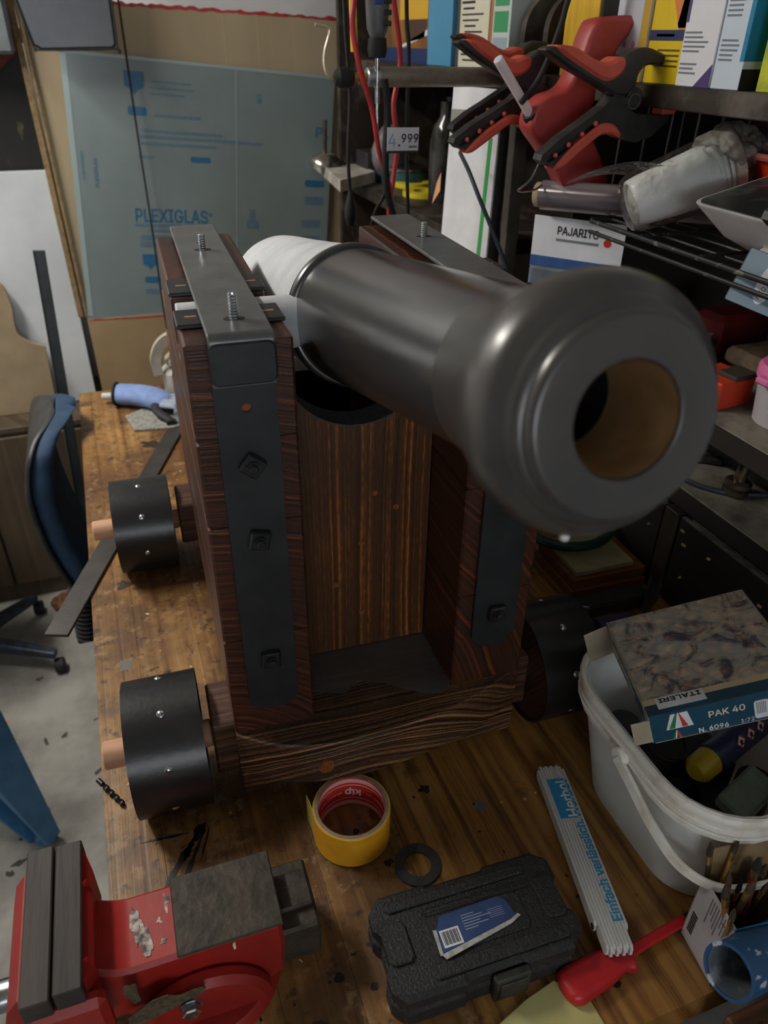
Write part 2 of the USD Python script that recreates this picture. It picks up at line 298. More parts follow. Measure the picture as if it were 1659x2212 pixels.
for q, (a_, b_, r_) in enumerate([(.318, .50, .009), (.262, .548, .006), (.03, 1.62, .014), (.055, 1.55, .01), (.0, 1.3, .008), (.07, .335, .006), (.02, .62, .005), (-.06, 1.1, .01), (-.04, 1.36, .012), (-.07, .9, .009)]):
    part(bench, 'worn_patch', blob(a_, b_, r_, r_*1.3, 40+q, .3*q, .8, .0002), greyp if q % 3 == 0 else oil)
g = np.random.default_rng(8); fl = []
for q in range(220):
    a_, b_ = g.uniform(-.1, .42), g.uniform(.27, 1.75)
    if -.03 < a_-.2 < .2 and .55 < b_ < 1.2: continue
    fl.append(blob(a_, b_, g.uniform(.0008, .0026), g.uniform(.0008, .002), 100+q, g.uniform(0, 3), .9, .0004))
part(bench, 'paint_fleck', fl[::2], M('pale_fleck', S(196, 178, 150), rough=.8), kind='stuff'); part(bench, 'dirt_fleck', fl[1::2], soot, kind='stuff')

# ================================================================ gun carriage (local frame: x across, y back, z up; origin on the bench under its middle)
TH = math.radians(-2.7); CX_, CY_ = .197, .9
cw = np.array([CX_*math.cos(TH)-CY_*math.sin(TH), CX_*math.sin(TH)+CY_*math.cos(TH)])
car = thing('gun_carriage', 'dark stained wooden naval gun carriage with black iron straps on four drum wheels', 'gun carriage', (cw[0], cw[1], 0), (0, 0, -2.7))
def L_(m): return mv(m, (-CX_, -CY_, 0))
dk, mid_, hot, org = S(40, 24, 18), S(68, 36, 25), S(112, 58, 32), S(128, 66, 26)
cheek_end = wood('cheek_end_grain', [(0, S(36, 21, 16)), (.42, S(54, 30, 21)), (.6, S(70, 37, 24)), (.8, S(92, 48, 27)), (1, S(132, 68, 30))], freq=190, along=None, ring=(-.225, -.2, .02), warp=.006, wfreq=14, rough=.36, bump=.35, patch=.34)
cheek_w = wood('cheek_wood', [(0, S(34, 22, 16)), (.5, S(62, 37, 26)), (.8, S(84, 52, 36)), (1, S(100, 64, 44))], freq=150, along='y', rough=.4, bump=.4)
char_w = wood('charred_wood', [(0, S(26, 20, 17)), (.42, S(50, 36, 27)), (.58, S(92, 64, 42)), (.76, S(138, 96, 58)), (1, S(170, 120, 70))], freq=230, along='x', warp=.03, wfreq=6, st=.35, cross=(0, 1, .8), rough=.4, bump=.9, patch=.28)
slate = M('sooty_wood', S(84, 80, 77), S(58, 50, 45), 18, lo=.4, hi=.7, rough=.36, bump=.3, bscale=120, st=(.2, 1, 1))
panel_w = wood('transom_wood', [(0, S(42, 26, 16)), (.45, S(70, 44, 23)), (.62, S(88, 55, 26)), (.76, S(146, 84, 32)), (1, S(190, 112, 42))], freq=125, along='z', warp=.012, wfreq=9, st=.18, cross=(1, 0, 0), rough=.42, bump=.4, patch=.22)
axle_w = wood('axle_wood', [(0, S(38, 25, 18)), (.5, S(66, 42, 29)), (1, S(108, 70, 46))], freq=160, along='x', rough=.5, bump=.8)
prof = Polygon([(.6, .127), (1.27, .127), (1.27, .30), (1.2, .30), (1.2, .40), (1.1, .40), (1.1, .49), (1.0, .49), (1.0, .58), (.6, .58)]).difference(Point(.7105, .556).buffer(.0262, 24)).difference(sbox(.6843, .556, .7367, .6))
for x0 in (.022, .2816):
    zb = [.127, .262, .402, .49, .58]
    for z0, z1 in zip(zb, zb[1:]):
        q = prof.intersection(sbox(.5, z0+.0004, 1.4, z1-.0004))
        for g_ in getattr(q, 'geoms', [q]):
            part(car, 'cheek_board', L_(toYZ(prism(np.array(g_.exterior.coords)[:-1], .09, .0022), x0)), cheek_end)
    # capsquare plates either side of the trunnion, then the bent cap strap, the front strap, nuts and studs
    for y0, y1 in ((.64, .684), (.7372, .787)):
        part(car, 'bearing_plate', L_(bx(x0-.0015, x0+.0915, y0, y1, .5795, .5835, .001)), black_iron)
        for xs in (x0+.012, x0+.08): part(car, 'stamped_number', L_(bx(xs-.005, xs+.005, (y0+y1)/2-.002, (y0+y1)/2+.002, .5834, .5837)), gold)
    xc = x0+.0455; hw = .0268
    out_ = [(.585, .5465)] + [(.585+.008*(1-math.cos(a)), .5905-.008*(1-math.sin(a))) for a in np.linspace(0, math.pi/2, 7)] + [(1.006, .5905), (1.006, .586)] + [(.589+.004*(1-math.cos(a)), .586-.004*(1-math.sin(a))) for a in np.linspace(math.pi/2, 0, 5)] + [(.589, .5465)]
    part(car, 'cap_strap', L_(toYZ(prism(np.array(out_), hw*2, .0012), xc-hw)), M('grey_strap', S(92, 93, 93), S(106, 107, 106), 30, rough=.34, metal=.35, bump=.06), smooth=35)
    part(car, 'cap_strap_lip', L_(mv(toXZ(prism(rrect(hw*2.05, .037, .007), .0062, .0018), .5835), (xc, 0, .5655))), black_iron)
    zb_, ch = (.163, .012) if x0 < .2 else (.185, .016)
    zs = .56
    pl = np.array([(-hw, zs), (-hw, zb_+ch), (-hw+ch*.9, zb_), (hw-ch*.9, zb_), (hw, zb_+ch), (hw, zs)])
    hole = Point(0, .522).buffer(.0042, 12)
    part(car, 'front_strap', L_(mv(toXZ(poly(Polygon(pl).difference(hole), .0042), .5948), (xc, 0, 0))), black_iron, label='black iron strap bolted down the cheek front')
    part(car, 'bolt_hole', L_(mv(toXZ(poly(hole, .003), .598), (xc, 0, 0))), M('copper', S(150, 90, 62), rough=.4, metal=.8))
    for q, (zn, an) in enumerate([(.468, 38), (.388, 12), (.236, 2)]):
        nut = [mv(bx(-.0085, .0085, -.0085, .0085, 0, .006, .0012), r=(90, an, 0)), mv(cyl(.0055, .002, 16, z0=.006), r=(90, 0, 0)), mv(cyl(.0038, .0045, 12, z0=.006, c=.0008), r=(90, 0, 0))]
        part(car, 'square_nut', L_(mv(mv(cat_(nut), s=(1.15, 1.3, 1.15)), (xc, .5950, zn))), M('black_gloss', S(24, 26, 28), rough=.26, spec=.7))
    for ys, h_, tl in ((.625, .025, .004), (.874, .019, .006)):
        if x0 > .2 and ys < .7: continue
        part(car, 'stud_hole', L_(mv(poly(Polygon(rrect(.018, .009, .0044)), .0003, .5905), (xc, ys, 0))), soot)
        zz = np.arange(0, h_, .00125); prf = [(0, 0)] + [(.0033 if i % 2 else .0039, z_) for i, z_ in enumerate(zz)] + [(.003, h_), (0, h_)]
        part(car, 'threaded_stud', L_(mv(lathe(prf, 14), (xc, ys, .588), (tl*300, 0, 0))), zinc)
# transom between the cheeks, top hollowed for the barrel
tp = sbox(.1135, .128, .2805, .475).difference(affinity.scale(Point(.197, .522).buffer(1, 32), .082, .082))
part(car, 'transom', L_(toXZ(poly(tp, .034), .70)), panel_w, label='brown front panel between cheeks with hollowed top edge')
part(car, 'transom_lining', L_(toXZ(poly(affinity.scale(Point(.197, .522).buffer(1, 32), .0822, .0822).difference(affinity.scale(Point(.197, .522).buffer(1, 32), .0805, .0805)).intersection(sbox(.1, .3, .3, .4749)), .036), .699)), M('felt_grey', S(58, 58, 58), S(76, 75, 73), 200, rough=.9, bump=.4))
for xs, zs in ((.214, .353), (.198, .287), (.198, .183), (.166, .232), (.24, .33)):
    part(car, 'screw_plug', L_(mv(cyl(.0036, .0015, 14), (xs, .7008, zs), (90, 0, 0))), M('plug_wood', S(150, 84, 34), S(100, 56, 26), 300, rough=.5))
part(car, 'quoin_block', L_(bx(.115, .279, 1.04, 1.10, .128, .37, .003)), cheek_w)
part(car, 'bed_filler', L_(bx(.115, .279, .80, 1.04, .128, .30, .003)), cheek_w)
# bed plank with a bowed front edge, axle beams, bolster block
bow = [tuple(q_) for q_ in spline([(.022, .599), (.065, .570), (.12, .555), (.19, .554), (.27, .566), (.32, .582), (.374, .606)], 4)]
part(car, 'bed_plank', L_(prism(np.array(bow + [(.374, 1.27), (.022, 1.27)]), .062, .002, .065)), char_w, label='charred bed plank with a bowed front edge')
part(car, 'soot_film', L_(prism(np.array([(.1135, .640), (.135, .632), (.155, .625), (.175, .640), (.205, .628), (.225, .612), (.245, .598), (.265, .592), (.2805, .600), (.2805, .70), (.1135, .70)]), .0004, 0, .127)), slate)
part(car, 'axle_knot', L_(mv(cyl(.0095, .004, 20), (.115, .5580, .092), (90, 0, 6))), M('plug_wood', S(150, 84, 34)))
part(car, 'bolster_block', L_(bx(.022, .112, .6, .69, .022, .0648, .002)), char_w); part(car, 'bolster_block', L_(bx(.2816, .3716, .6, .69, .022, .0648, .002)), char_w)
for yc, z0, z1 in ((.655, .045, .1262), (1.152, .05, .1262)):
    part(car, 'axle_beam', L_(bx(-.004, .398, yc-.037, yc+.037, z0, z1, .003)), axle_w)
    part(car, 'axle_dowel', L_(rod((-.128 if yc < 1 else -.145, yc, .0795), (-.004, yc, .0795), .0165, 28, c=.0015)), M('beech', S(206, 160, 128), S(190, 142, 110), 90, st=(.1, 1, 1), rough=.6), smooth=40)
    part(car, 'axle_dowel', L_(rod((.398, yc, .0795), (.52, yc, .0795), .0165, 28, c=.0015)), made['beech'], smooth=40)
    for x0 in ((-.097, .404) if yc < 1 else (-.107, .404)):
        wdt = .084 if yc < 1 else .093
        rim = lathe([(.0795, 0), (.0795, wdt), (.0772, wdt), (.0772, 0)], 72, True)
        t = part(car, 'wheel_band', L_(mv(rim, (x0, yc, .0795), (0, 90, 0))), black_tin, smooth=40)
        part(car, 'wheel_core', L_(mv(lathe([(.0172, .004), (.077, .004), (.077, wdt-.004), (.0172, wdt-.004)], 48, True), (x0, yc, .0795), (0, 90, 0))), axle_w, smooth=40)
        for k in range(8):
            a = k*math.pi/4 + (.34 if yc < 1 else .1); c_, s_ = math.cos(a), math.sin(a)
            sc = cat_([mv(lathe([(0, .0018), (.003, .0014), (.0046, 0), (0, 0)], 14)), ])
            sl = bx(-.003, .003, -.0004, .0004, .0010, .0018)
            part(car, 'wheel_screw', L_(mv(align(sc, (0, 0, 0), (0, c_, s_)), (x0+wdt*.5, yc+.0795*c_, .0795+.0795*s_))), zinc, smooth=50)
# ================================================================ the gun barrel, resting by its trunnions in the cheeks
E_ = .2; Mz = np.array([.197, .257, .6465])
bar = thing('cannon_barrel', 'black cannon barrel with flared muzzle and pale primed breech lying in the carriage', 'cannon barrel', (0, 0, 0), (0, 0, -2.7))
def B_(m):   # built along +z from the muzzle face towards the breech
    return mv(mv(m, (0, 0, 0), (-90-math.degrees(E_), 0, 0)), Mz)
gun_black = M('gun_black', S(40, 39, 41), S(52, 50, 50), 12, rough=.24, bump=.22, bscale=30, spec=.7, st=(1, .25, 1), coat_weight=.7, coat_roughness=.22)
gun_grey = M('gun_muzzle', S(54, 52, 51), S(66, 62, 59), 9, rough=.36, bump=.05, bscale=60, spec=.6, coat_weight=.5, coat_roughness=.25)
primer = M('white_primer', S(206, 208, 212), S(190, 192, 196), 18, rough=.7, bump=.25, bscale=120)
part(bar, 'muzzle', B_(lathe([(.0274, .03), (.0274, .0012), (.0287, 0), (.0455, 0), (.048, .001), (.0492, .004), (.0495, .007), (.0525, .008), (.0545, .011), (.0560, .014), (.0605, .0165), (.0638, .022), (.0650, .030), (.0645, .040), (.062, .05), (.058, .062), (.0545, .078), (.0522, .098), (.0514, .112), (.0514, .113), (.03, .113), (.0275, .113), (.0275, .03)], 96)), gun_grey, smooth=50, label='flared grey black muzzle swell with a wide bore')
part(bar, 'chase', B_(lathe([(.03, .1131), (.0512, .1131), (.0525, .16), (.0600, .34), (.0645, .44), (.0648, .452), (.03, .452)], 96)), gun_black, smooth=50)
part(bar, 'reinforce_ring', B_(lathe([(.05, .4521), (.0662, .4521), (.069, .455), (.0705, .460), (.0698, .466), (.0682, .4695), (.05, .4695)], 96)), gun_black, smooth=60)
part(bar, 'breech', B_(lathe([(.03, .4696), (.0668, .4696), (.0678, .50), (.0690, .58), (.0712, .70), (.0740, .80), (.0748, .85), (.073, .875), (.064, .89), (.040, .90), (.022, .905), (.022, .92), (.028, .94), (.018, .96), (0, .965)], 72)), primer, smooth=50, label='pale grey primed breech')
part(bar, 'bore_lining', B_(lathe([(.0268, .0024), (.0270, .0016), (.0272, .0024), (.0272, .058), (.0268, .058)], 64, True)), M('bore_wood', S(176, 142, 100), S(146, 112, 74), 25, rough=.35, spec=.4), smooth=50)
part(bar, 'bore_end', B_(lathe([(.0268, .0582), (.0272, .0582), (.0272, .2), (0, .2), (0, .198), (.0268, .198)], 48)), black_rubber)
part(bar, 'trunnion', rod((.0245, .7105, .5555), (.369, .7105, .5555), .0255, 40, c=.001), primer, smooth=40)
part(bar, 'muzzle_chip', mv(B_(mv(ball(.0024, 1), (-.017, .0618, .022))), (0, 0, 0)), ink_white)
# ================================================================ front of the bench
# masking tape roll
t = thing('tape_roll', 'roll of yellow masking tape standing flat in front of the gun carriage', 'tape', (.160, .521, 0))
yel = M('yellow_tape', S(226, 164, 30), S(214, 150, 24), 30, rough=.5, bump=.05)
kraft = M('kraft_core', S(150, 132, 104), S(132, 116, 92), 90, rough=.8)
redp = M('red_print', S(206, 52, 42), S(196, 46, 38), 50, rough=.5); pinkp = M('pink_print', S(226, 168, 164), rough=.5)
part(t, 'tape', lathe([(.0425, .0005), (.0445, .0015), (.0446, .0485), (.0440, .0492), (.0425, .0492)], 72, True), yel, smooth=40)
part(t, 'tape_edge', lathe([(.0416, .049), (.0440, .0490), (.0440, .0494), (.0416, .0494)], 72, True), M('tape_edge', S(206, 158, 88), rough=.7))
part(t, 'core', lathe([(.0386, 0), (.0424, 0), (.0424, .0496), (.0386, .0496)], 72, True), kraft, smooth=40)
part(t, 'core_label', lathe([(.0383, .001), (.0386, .001), (.0386, .049), (.0383, .049)], 72, True), redp, smooth=40)
for z0, z1 in ((.002, .0085), (.0125, .014), (.0355, .037), (.0405, .047)): part(t, 'printed_band', lathe([(.03815, z0), (.0383, z0), (.0383, z1), (.03815, z1)], 72, True), pinkp, smooth=40)
def curl(m, R, a0):   # wrap lettering (x along, y up) on the inside of a cylinder, read from above upside down
    m = m.subdivide() if len(m.faces) < 4000 else m; m = m.copy(); v = np.array(m.vertices); a = a0 + v[:, 0]/R
    m.vertices = np.column_stack([(R-v[:, 2])*np.cos(a), (R-v[:, 2])*np.sin(a), .0245 + v[:, 1]]); m.fix_normals(); return m
ttx = text('klp', .0105, .0003, True); ttx.apply_transform(np.diag([1, -1, 1, 1]))
part(t, 'lettering', curl(ttx, .0382, math.radians(70)), ink_white)
for a0 in (20, 115):
    tt = text('MASKING TAPE', .0032, .0003); tt.apply_transform(np.diag([1, -1, 1, 1])); part(t, 'lettering', curl(tt, .0382, math.radians(a0)), pinkp)
le = [(-.030, .033, z) for z in (0, 1)]
part(t, 'loose_end', solid_sheet(10, 3, lambda u, v: (-.0440+.0035*u-.004*u*u, .002+.030*u, .0485-.046*v), .0005, (-1, .1, 0)), M('tape_back', S(214, 196, 96), rough=.6))
# rubber washer
w_ = thing('rubber_washer', 'flat black rubber ring lying behind the black tool case', 'washer', (.217, .456, 0))
part(w_, 'ring', lathe([(.0148, .0006), (.0153, 0), (.0258, 0), (.0263, .0006), (.0263, .0022), (.0258, .0028), (.0153, .0028), (.0148, .0022)], 48, True), M('old_rubber', S(44, 45, 47), S(62, 62, 63), 60, rough=.65, bump=.2), smooth=40)
# broken drill bit
d_ = thing('drill_bit', 'short dark twist drill bit lying left of the front wheel', 'drill bit', (-.1, .667, .0036), (0, 0, -60))
tw = []
for k in range(40): a = k*.35; tw.append(np.column_stack([np.full(8, -.024+k*.0012), *((np.array([[.0036, .0012]]).repeat(8, 0)*np.stack([np.cos(np.arange(8)*np.pi/4), np.sin(np.arange(8)*np.pi/4)], 1)) @ np.array([[math.cos(a), -math.sin(a)], [math.sin(a), math.cos(a)]])).T]))
V_, F_ = loft(tw); part(d_, 'flutes', trimesh.Trimesh(V_, F_, process=False), M('dark_steel', S(44, 42, 42), rough=.4, metal=.6)); part(d_, 'shank', rod((-.032, 0, 0), (-.022, 0, 0), .0032, 16), made['dark_steel'])
# flat steel bar passing under the rear wheel
fb = thing('flat_bar', 'long flat black steel bar lying aslant under the rear wheel, over the bench edge', 'steel bar', (.0, 1.42, 0), (0, 0, -21.3))
part(fb, 'bar', bx(-.0185, .0185, -.455, .34, .0002, .006, .0006), M('bar_steel', S(58, 54, 52), S(74, 70, 66), 12, rough=.42, metal=.25, bump=.1))
# ---------------------------------------------------------------- tool case
tc = thing('tool_case', 'black dusty plastic tool case with a torn blue label on its lid', 'tool case', (.236, .3555, 0), (0, 0, -2.5))
dust = M('dusty_black', S(28, 29, 29), S(92, 93, 89), 330, lo=.56, hi=.84, rough=.62, bump=.8, bscale=420, detail=8)
def oct_(w, h, c, cy=0): return np.array([(-w+c, -h+cy), (w-c, -h+cy), (w, -h+c+cy), (w, h-c+cy), (w-c, h+cy), (-w+c, h+cy), (-w, h-c+cy), (-w, -h+c+cy)])
def notch(w, h): return np.array([(-w+.012, -h), (-.03, -h), (-.026, -h+.003), (.03, -h+.003), (.034, -h), (w-.016, -h), (w, -h+.016), (w, -.02), (w-.006, -.013), (w-.006, .012), (w, .02), (w, h-.012), (w-.014, h), (.03, h), (.026, h-.003), (-.034, h-.003), (-.038, h), (-w+.012, h), (-w, h-.014), (-w, .022), (-w+.006, .014), (-w+.006, -.014), (-w, -.022), (-w, -h+.014)])
part(tc, 'case_base', prism(notch(.1, .052), .024, .003), dust); part(tc, 'case_lid', prism(notch(.1, .052), .0225, .005, .0255), dust)
for x0, x1, y0, y1, h_ in ((-.085, .07, .030, .040, .0035), (-.05, .075, .0155, .024, .0015), (-.06, .085, -.043, -.030, .0035), (-.094, -.07, -.02, .02, .004), (.07, .093, -.022, .022, .003)):
    part(tc, 'lid_rib', mv(prism(oct_((x1-x0)/2, (y1-y0)/2, .004), h_, .0012), ((x0+x1)/2, (y0+y1)/2, .0475)), dust)
part(tc, 'lid_panel', mv(prism(oct_(.052, .0195, .005), .0022, .001), (.0, -.004, .0475)), dust)
part(tc, 'latch', [bx(-.004, .034, -.0595, -.051, .006, .043, .0018), bx(.001, .029, -.061, -.059, .010, .036, .001)], M('latch_black', S(30, 31, 28), S(50, 50, 46), 90, rough=.4, bump=.2), label='snap latch on the case front')
lbl = part(tc, 'label', mv(poly(Polygon([(-.044, .002), (-.036, .0145), (.028, .0165), (.034, .011), (.037, -.003), (.04, -.007), (.032, -.010), (-.043, -.0215), (-.047, -.016)]), .0005), (.002, -.002, .0498)), M('label_blue', S(42, 62, 104), S(54, 76, 120), 40, rough=.5), label='torn blue sticker with barcode on the lid')
part(lbl, 'torn_paper', mv(poly(Polygon([(.040, -.006), (.042, -.0085), (.030, -.0135), (-.044, -.0265), (-.047, -.0215), (.030, -.0098)]).union(Polygon([(-.044, .002), (-.0475, .003), (-.0485, -.022), (-.0455, -.022)])), .0012), (.002, -.002, .0499)), M('torn_white', S(186, 184, 180), S(150, 148, 144), 120, rough=.8))
part(lbl, 'barcode_field', mv(poly(sbox(-.042, -.0165, -.022, .0005), .0002), (.002, -.002, .0503)), white_paper)
part(lbl, 'barcode', [bx(-.0385+k*.0012, -.0385+k*.0012+(.0008 if k % 3 else .0004), -.0165, -.0035, .0505, .0507) for k in range(14)], ink_black)
part(lbl, 'print_line', [bx(-.014, .0+((k*7) % 5)*.004, .006-k*.0028, .0068-k*.0028, .0503, .0505) for k in range(6)] + [bx(.014, .030, .004-k*.002, .0044-k*.002, .0503, .0505) for k in range(5)], M('label_print', S(150, 160, 186), rough=.6))
# ---------------------------------------------------------------- folding rule, in ten lamellae
fr = thing('folding_rule', 'folded white wooden rule with blue printing lying on the bench', 'folding rule', (.391, .400, .0096), (-4.4, 0, -14.2))
rw = wood('rule_paint', [(0, S(150, 146, 140)), (.25, S(196, 194, 190)), (1, S(214, 213, 210))], 260, 'y', rough=.6, bump=.2, patch=.15)
for k in range(10):
    x0 = -.0168+k*.00337; ys = .1185 + (-.004 if k in (0, 9) else .002*((k*3) % 2)); y0 = -.1185 + (.028 if k in (0,) else .022 if k == 9 else .0025*((k*5) % 2))
    o = rrect(.0158, 0, 0, 2) if 0 else None
    q = Polygon([(y0+.003, .0008), (y0, .004), (y0, .0125), (y0+.003, .0158), (ys-.003, .0158), (ys, .0125), (ys, .004), (ys-.003, .0008)])
    part(fr, 'lamella', toYZ(prism(np.array(q.exterior.coords)[:-1], .0031, .0003), x0), rw)
Ft = frame((.0, .0, .0159), (0, 1, 0), (-1, 0, 0))
bluef = M('rule_blue', S(36, 134, 186), S(50, 146, 194), 200, rough=.55)
fld = Polygon([(.038, -.0105), (.0965, -.0105), (.0965, .0105), (.038, .0105)])
nm = mv(text('Herbol', .0145, .0003, True, width=.054), (.0668, -.0068, .0002))
up_, dn_ = (trimesh.intersections.slice_mesh_plane(nm, (0, sg, 0), (0, -.0105, 0)) for sg in (1, -1))
fd = part(fr, 'printed_field', put(poly(fld, .00025), Ft), bluef, label='blue printed field with the name in white')
part(fd, 'lettering', put(up_, Ft), ink_white); part(fr, 'lettering', put(dn_, Ft), bluef)
part(fr, 'lettering', put(mv(text('Einfach verlässlich.', .0105, .0003, True, width=.125), (-.0275, -.0085, 0)), Ft), bluef)
part(fr, 'joint_rivet', mv(cyl(.0035, .0006, 14), (-.0172, -.088, .008), (0, -90, 0)), soot)
# ---------------------------------------------------------------- red screwdriver under the rule
sd = thing('screwdriver', 'red plastic handled scraper lying under the lower end of the folding rule', 'scraper', (.297, .281, .0), (0, 0, 6.5))
redpl = M('red_plastic', S(196, 32, 38), S(178, 28, 34), 40, rough=.4, bump=.1)
hd = [(.0, .4), (.004, .85), (.012, 1), (.05, .92), (.068, .72), (.0745, .95), (.079, .95), (.082, .35), (.10, .30), (.16, .30)]
rg = [np.column_stack([np.full(20, x_), s_*rrect(.036, .019, .008)[::1][:20]]) for x_, s_ in hd]; rg = [r_ + [0, 0, .0096] for r_ in rg]
V_, F_ = loft(rg); V_ = np.vstack([V_, rg[0].mean(0), rg[-1].mean(0)]); i_ = np.arange(20); j_ = (i_+1) % 20; b_ = 20*(len(rg)-1)
hm = trimesh.Trimesh(V_, np.vstack([F_, np.stack([np.full(20, len(V_)-2), j_, i_], 1), np.stack([np.full(20, len(V_)-1), b_+i_, b_+j_], 1)]), process=False); hm.fix_normals()
part(sd, 'handle', hm, redpl, smooth=50); part(sd, 'blade', bx(.155, .20, -.005, .005, .008, .011, .0008), black_iron)
# pale foam pad
fp = solo('foam_pad', prism(np.array([(-.052, -.03), (.055, -.045), (.052, .0), (.028, .024), (-.006, .018), (-.046, .006), (-.055, -.008)]), .0035, .0008), M('foam_yellow', S(196, 190, 130), S(184, 176, 112), 14, rough=.8), 'pale yellow foam sheet lying under the front of the tool case', 'foam sheet', (.268, .272, 0))
# ---------------------------------------------------------------- bucket
bk = thing('plastic_bucket', 'white square plastic bucket full of hobby supplies right of the folding rule', 'bucket', (.545, .412, 0))
bucket_m = M('bucket_white', S(228, 226, 220), S(216, 214, 208), 9, rough=.42, bump=.04, subsurface_weight=.15, subsurface_scale=.01)
rim_m = M('rim_white', S(234, 231, 222), S(196, 182, 156), 30, lo=.5, hi=.75, rough=.5, bump=.15)
def bring(z, w, h, r, n=8): return np.column_stack([rrect(w, h, r, n), np.full(4*n, z)])
outw = [bring(.0, .16, .19, .05), bring(.003, .172, .202, .055), bring(.13, .222, .242, .07), bring(.181, .236, .256, .075)]
inn = [bring(.181, .230, .250, .072), bring(.005, .170, .200, .055)]
V_, F_ = loft(outw + inn); n_ = 32; V_ = np.vstack([V_, [[0, 0, 0], [0, 0, .005]]]); i_ = np.arange(n_); j_ = (i_+1) % n_
part(bk, 'body', trimesh.Trimesh(V_, np.vstack([F_, np.stack([np.full(n_, len(V_)-2), j_, i_], 1), np.stack([np.full(n_, len(V_)-1), 5*n_+i_, 5*n_+j_], 1)]), process=False), bucket_m, smooth=40)
ro_ = [bring(.146, .2365, .2565, .076), bring(.147, .2410, .2610, .078), bring(.176, .2490, .2690, .08), bring(.180, .2500, .2700, .08), bring(.184, .2470, .2670, .079), bring(.1850, .2410, .2610, .077), bring(.182, .2360, .2560, .075)]
V_, F_ = loft(ro_); part(bk, 'rim', trimesh.Trimesh(V_, F_, process=False), rim_m, smooth=30, label='thick rolled rim with a dirty band')
for z_, s_ in ((.168, .0), (.158, -.001)):
    part(bk, 'rim_bead', loft_ring([bring(z_-.001, .246+s_, .266+s_, .079), bring(z_, .2485+s_, .2685+s_, .08), bring(z_+.001, .247+s_, .267+s_, .079)]) if 0 else trimesh.Trimesh(*loft([bring(z_-.001, .245+s_, .265+s_, .079), bring(z_, .2495+s_, .2695+s_, .08), bring(z_+.001, .246+s_, .266+s_, .079)]), process=False), rim_m, smooth=40)
for sx in (-1, 1): part(bk, 'handle_boss', mv(cyl(.0105, .010, 24, c=.0015), (sx*.120, -.005, .158), (0, sx*90, 0)), rim_m, smooth=40)
hp = spline([(-.129, -.005, .157), (-.129, -.028, .148), (-.127, -.07, .128), (-.117, -.108, .110), (-.09, -.134, .100), (-.045, -.144, .096), (0, -.145, .095), (.045, -.144, .096), (.09, -.134, .100), (.117, -.108, .110), (.127, -.07, .128), (.129, -.028, .148), (.129, -.005, .157)], 8)
part(bk, 'handle', sweep(hp, np.array([(-.0055, -.0022), (.0055, -.0022), (.0062, 0), (.0055, .0022), (-.0055, .0022), (-.0062, 0)]), upv=(-1, 0, .2)), rim_m, smooth=40)
lab_y = part(bk, 'sticker', bx(.045, .105, -.1372, -.1335, .150, .183, .0004), M('sticker_yellow', S(226, 178, 30), rough=.5))
# kit box lying tilted across the bucket
Rk = np.array([[.9, .354, -.256], [-.307, .929, .207], [.311, -.107, .944]])
from math import degrees as dg
rx, ry, rz = math.atan2(Rk[2, 1], Rk[2, 2]), -math.asin(Rk[2, 0]), math.atan2(Rk[1, 0], Rk[0, 0])
kb = thing('model_kit_box', 'model kit box with a battle scene lid lying tilted across the white bucket', 'model kit box', (.416, .382, .243), (dg(rx), dg(ry), dg(rz)))
W_, Lk, Hk = .152, .158, .034
teal = M('kit_teal', S(16, 62, 84), S(22, 74, 96), 30, rough=.35); tan_ = M('kit_tan', S(206, 188, 146), rough=.5); cardb = M('kit_card', S(176, 164, 144), S(160, 148, 128), 30, rough=.8)
if 1:   # printed lid: a loose jumble of sky, trees, earth and figures, generic
    N = {'t': ('texture_coordinate', {}), 'v': ('voronoi_texture', {'scale': 52, 'feature': 'distance_to_edge', 'detail': 2.0}), 'n': ('noise_texture', {'scale': 34, 'detail': 9.0, 'roughness': .7, 'distortion': .8}), 'n2': ('noise_texture', {'scale': 10, 'detail': 3.0}),
         'r': ('rgb_ramp', {'ramp': [(.30, S(44, 44, 60)), (.42, S(110, 104, 112)), (.48, S(206, 200, 188)), (.58, S(232, 226, 208)), (.68, S(176, 192, 208))]}), 'r2': ('rgb_ramp', {'ramp': [(.35, S(196, 176, 146)), (.5, S(172, 176, 160)), (.62, S(158, 180, 204))]}),
         'r3': ('rgb_ramp', {'ramp': [(0, S(38, 36, 52)), (.06, S(84, 78, 92)), (.14, S(176, 128, 96)), (.25, S(214, 204, 180)), (.4, S(160, 172, 178)), (1, S(206, 214, 222))]}), 'x': ('mix', {'mix_type': 'overlay', 'fac': .45}), 'x2': ('mix', {'fac': .5}), 'p': ('principled_bsdf', {'roughness': .35})}
    made['kit_art'] = usdkit.material(stage, '/World/Looks/kit_art', N, [('t.object', 'v.vector'), ('t.object', 'n.vector'), ('t.object', 'n2.vector'), ('n.fac', 'r.fac'), ('n2.fac', 'r2.fac'), ('v.distance', 'r3.fac'), ('r.color', 'x.color1'), ('r2.color', 'x.color2'), ('x.result' if 0 else 'x.color', 'x2.color1'), ('r3.color', 'x2.color2'), ('x2.color', 'p.base_color')], 'p.BSDF')
part(kb, 'lid', [bx(0, W_, .0, Lk, -.0012, 0, .0004)], cardb)
part(kb, 'lid_picture', bx(.002, W_-.002, .022, Lk-.002, 0, .0003), made['kit_art'], label='printed battle scene picture')
part(kb, 'lid_strip', bx(.0, W_, .014, .0218, 0, .0003), tan_, label='tan strip along the lid edge')
part(kb, 'front_side', bx(0, W_, -.0008, 0, -Hk, .0002, .0002), teal, label='dark teal side with title printing')
part(kb, 'lid_band', bx(0, W_, .0002, .0138, 0, .0003), teal)
part(kb, 'left_side', bx(-.0008, 0, 0, Lk, -Hk, 0, .0002), made['kit_art']); part(kb, 'left_band', bx(-.0011, -.0008, .02, .13, -.028, -.004), teal)
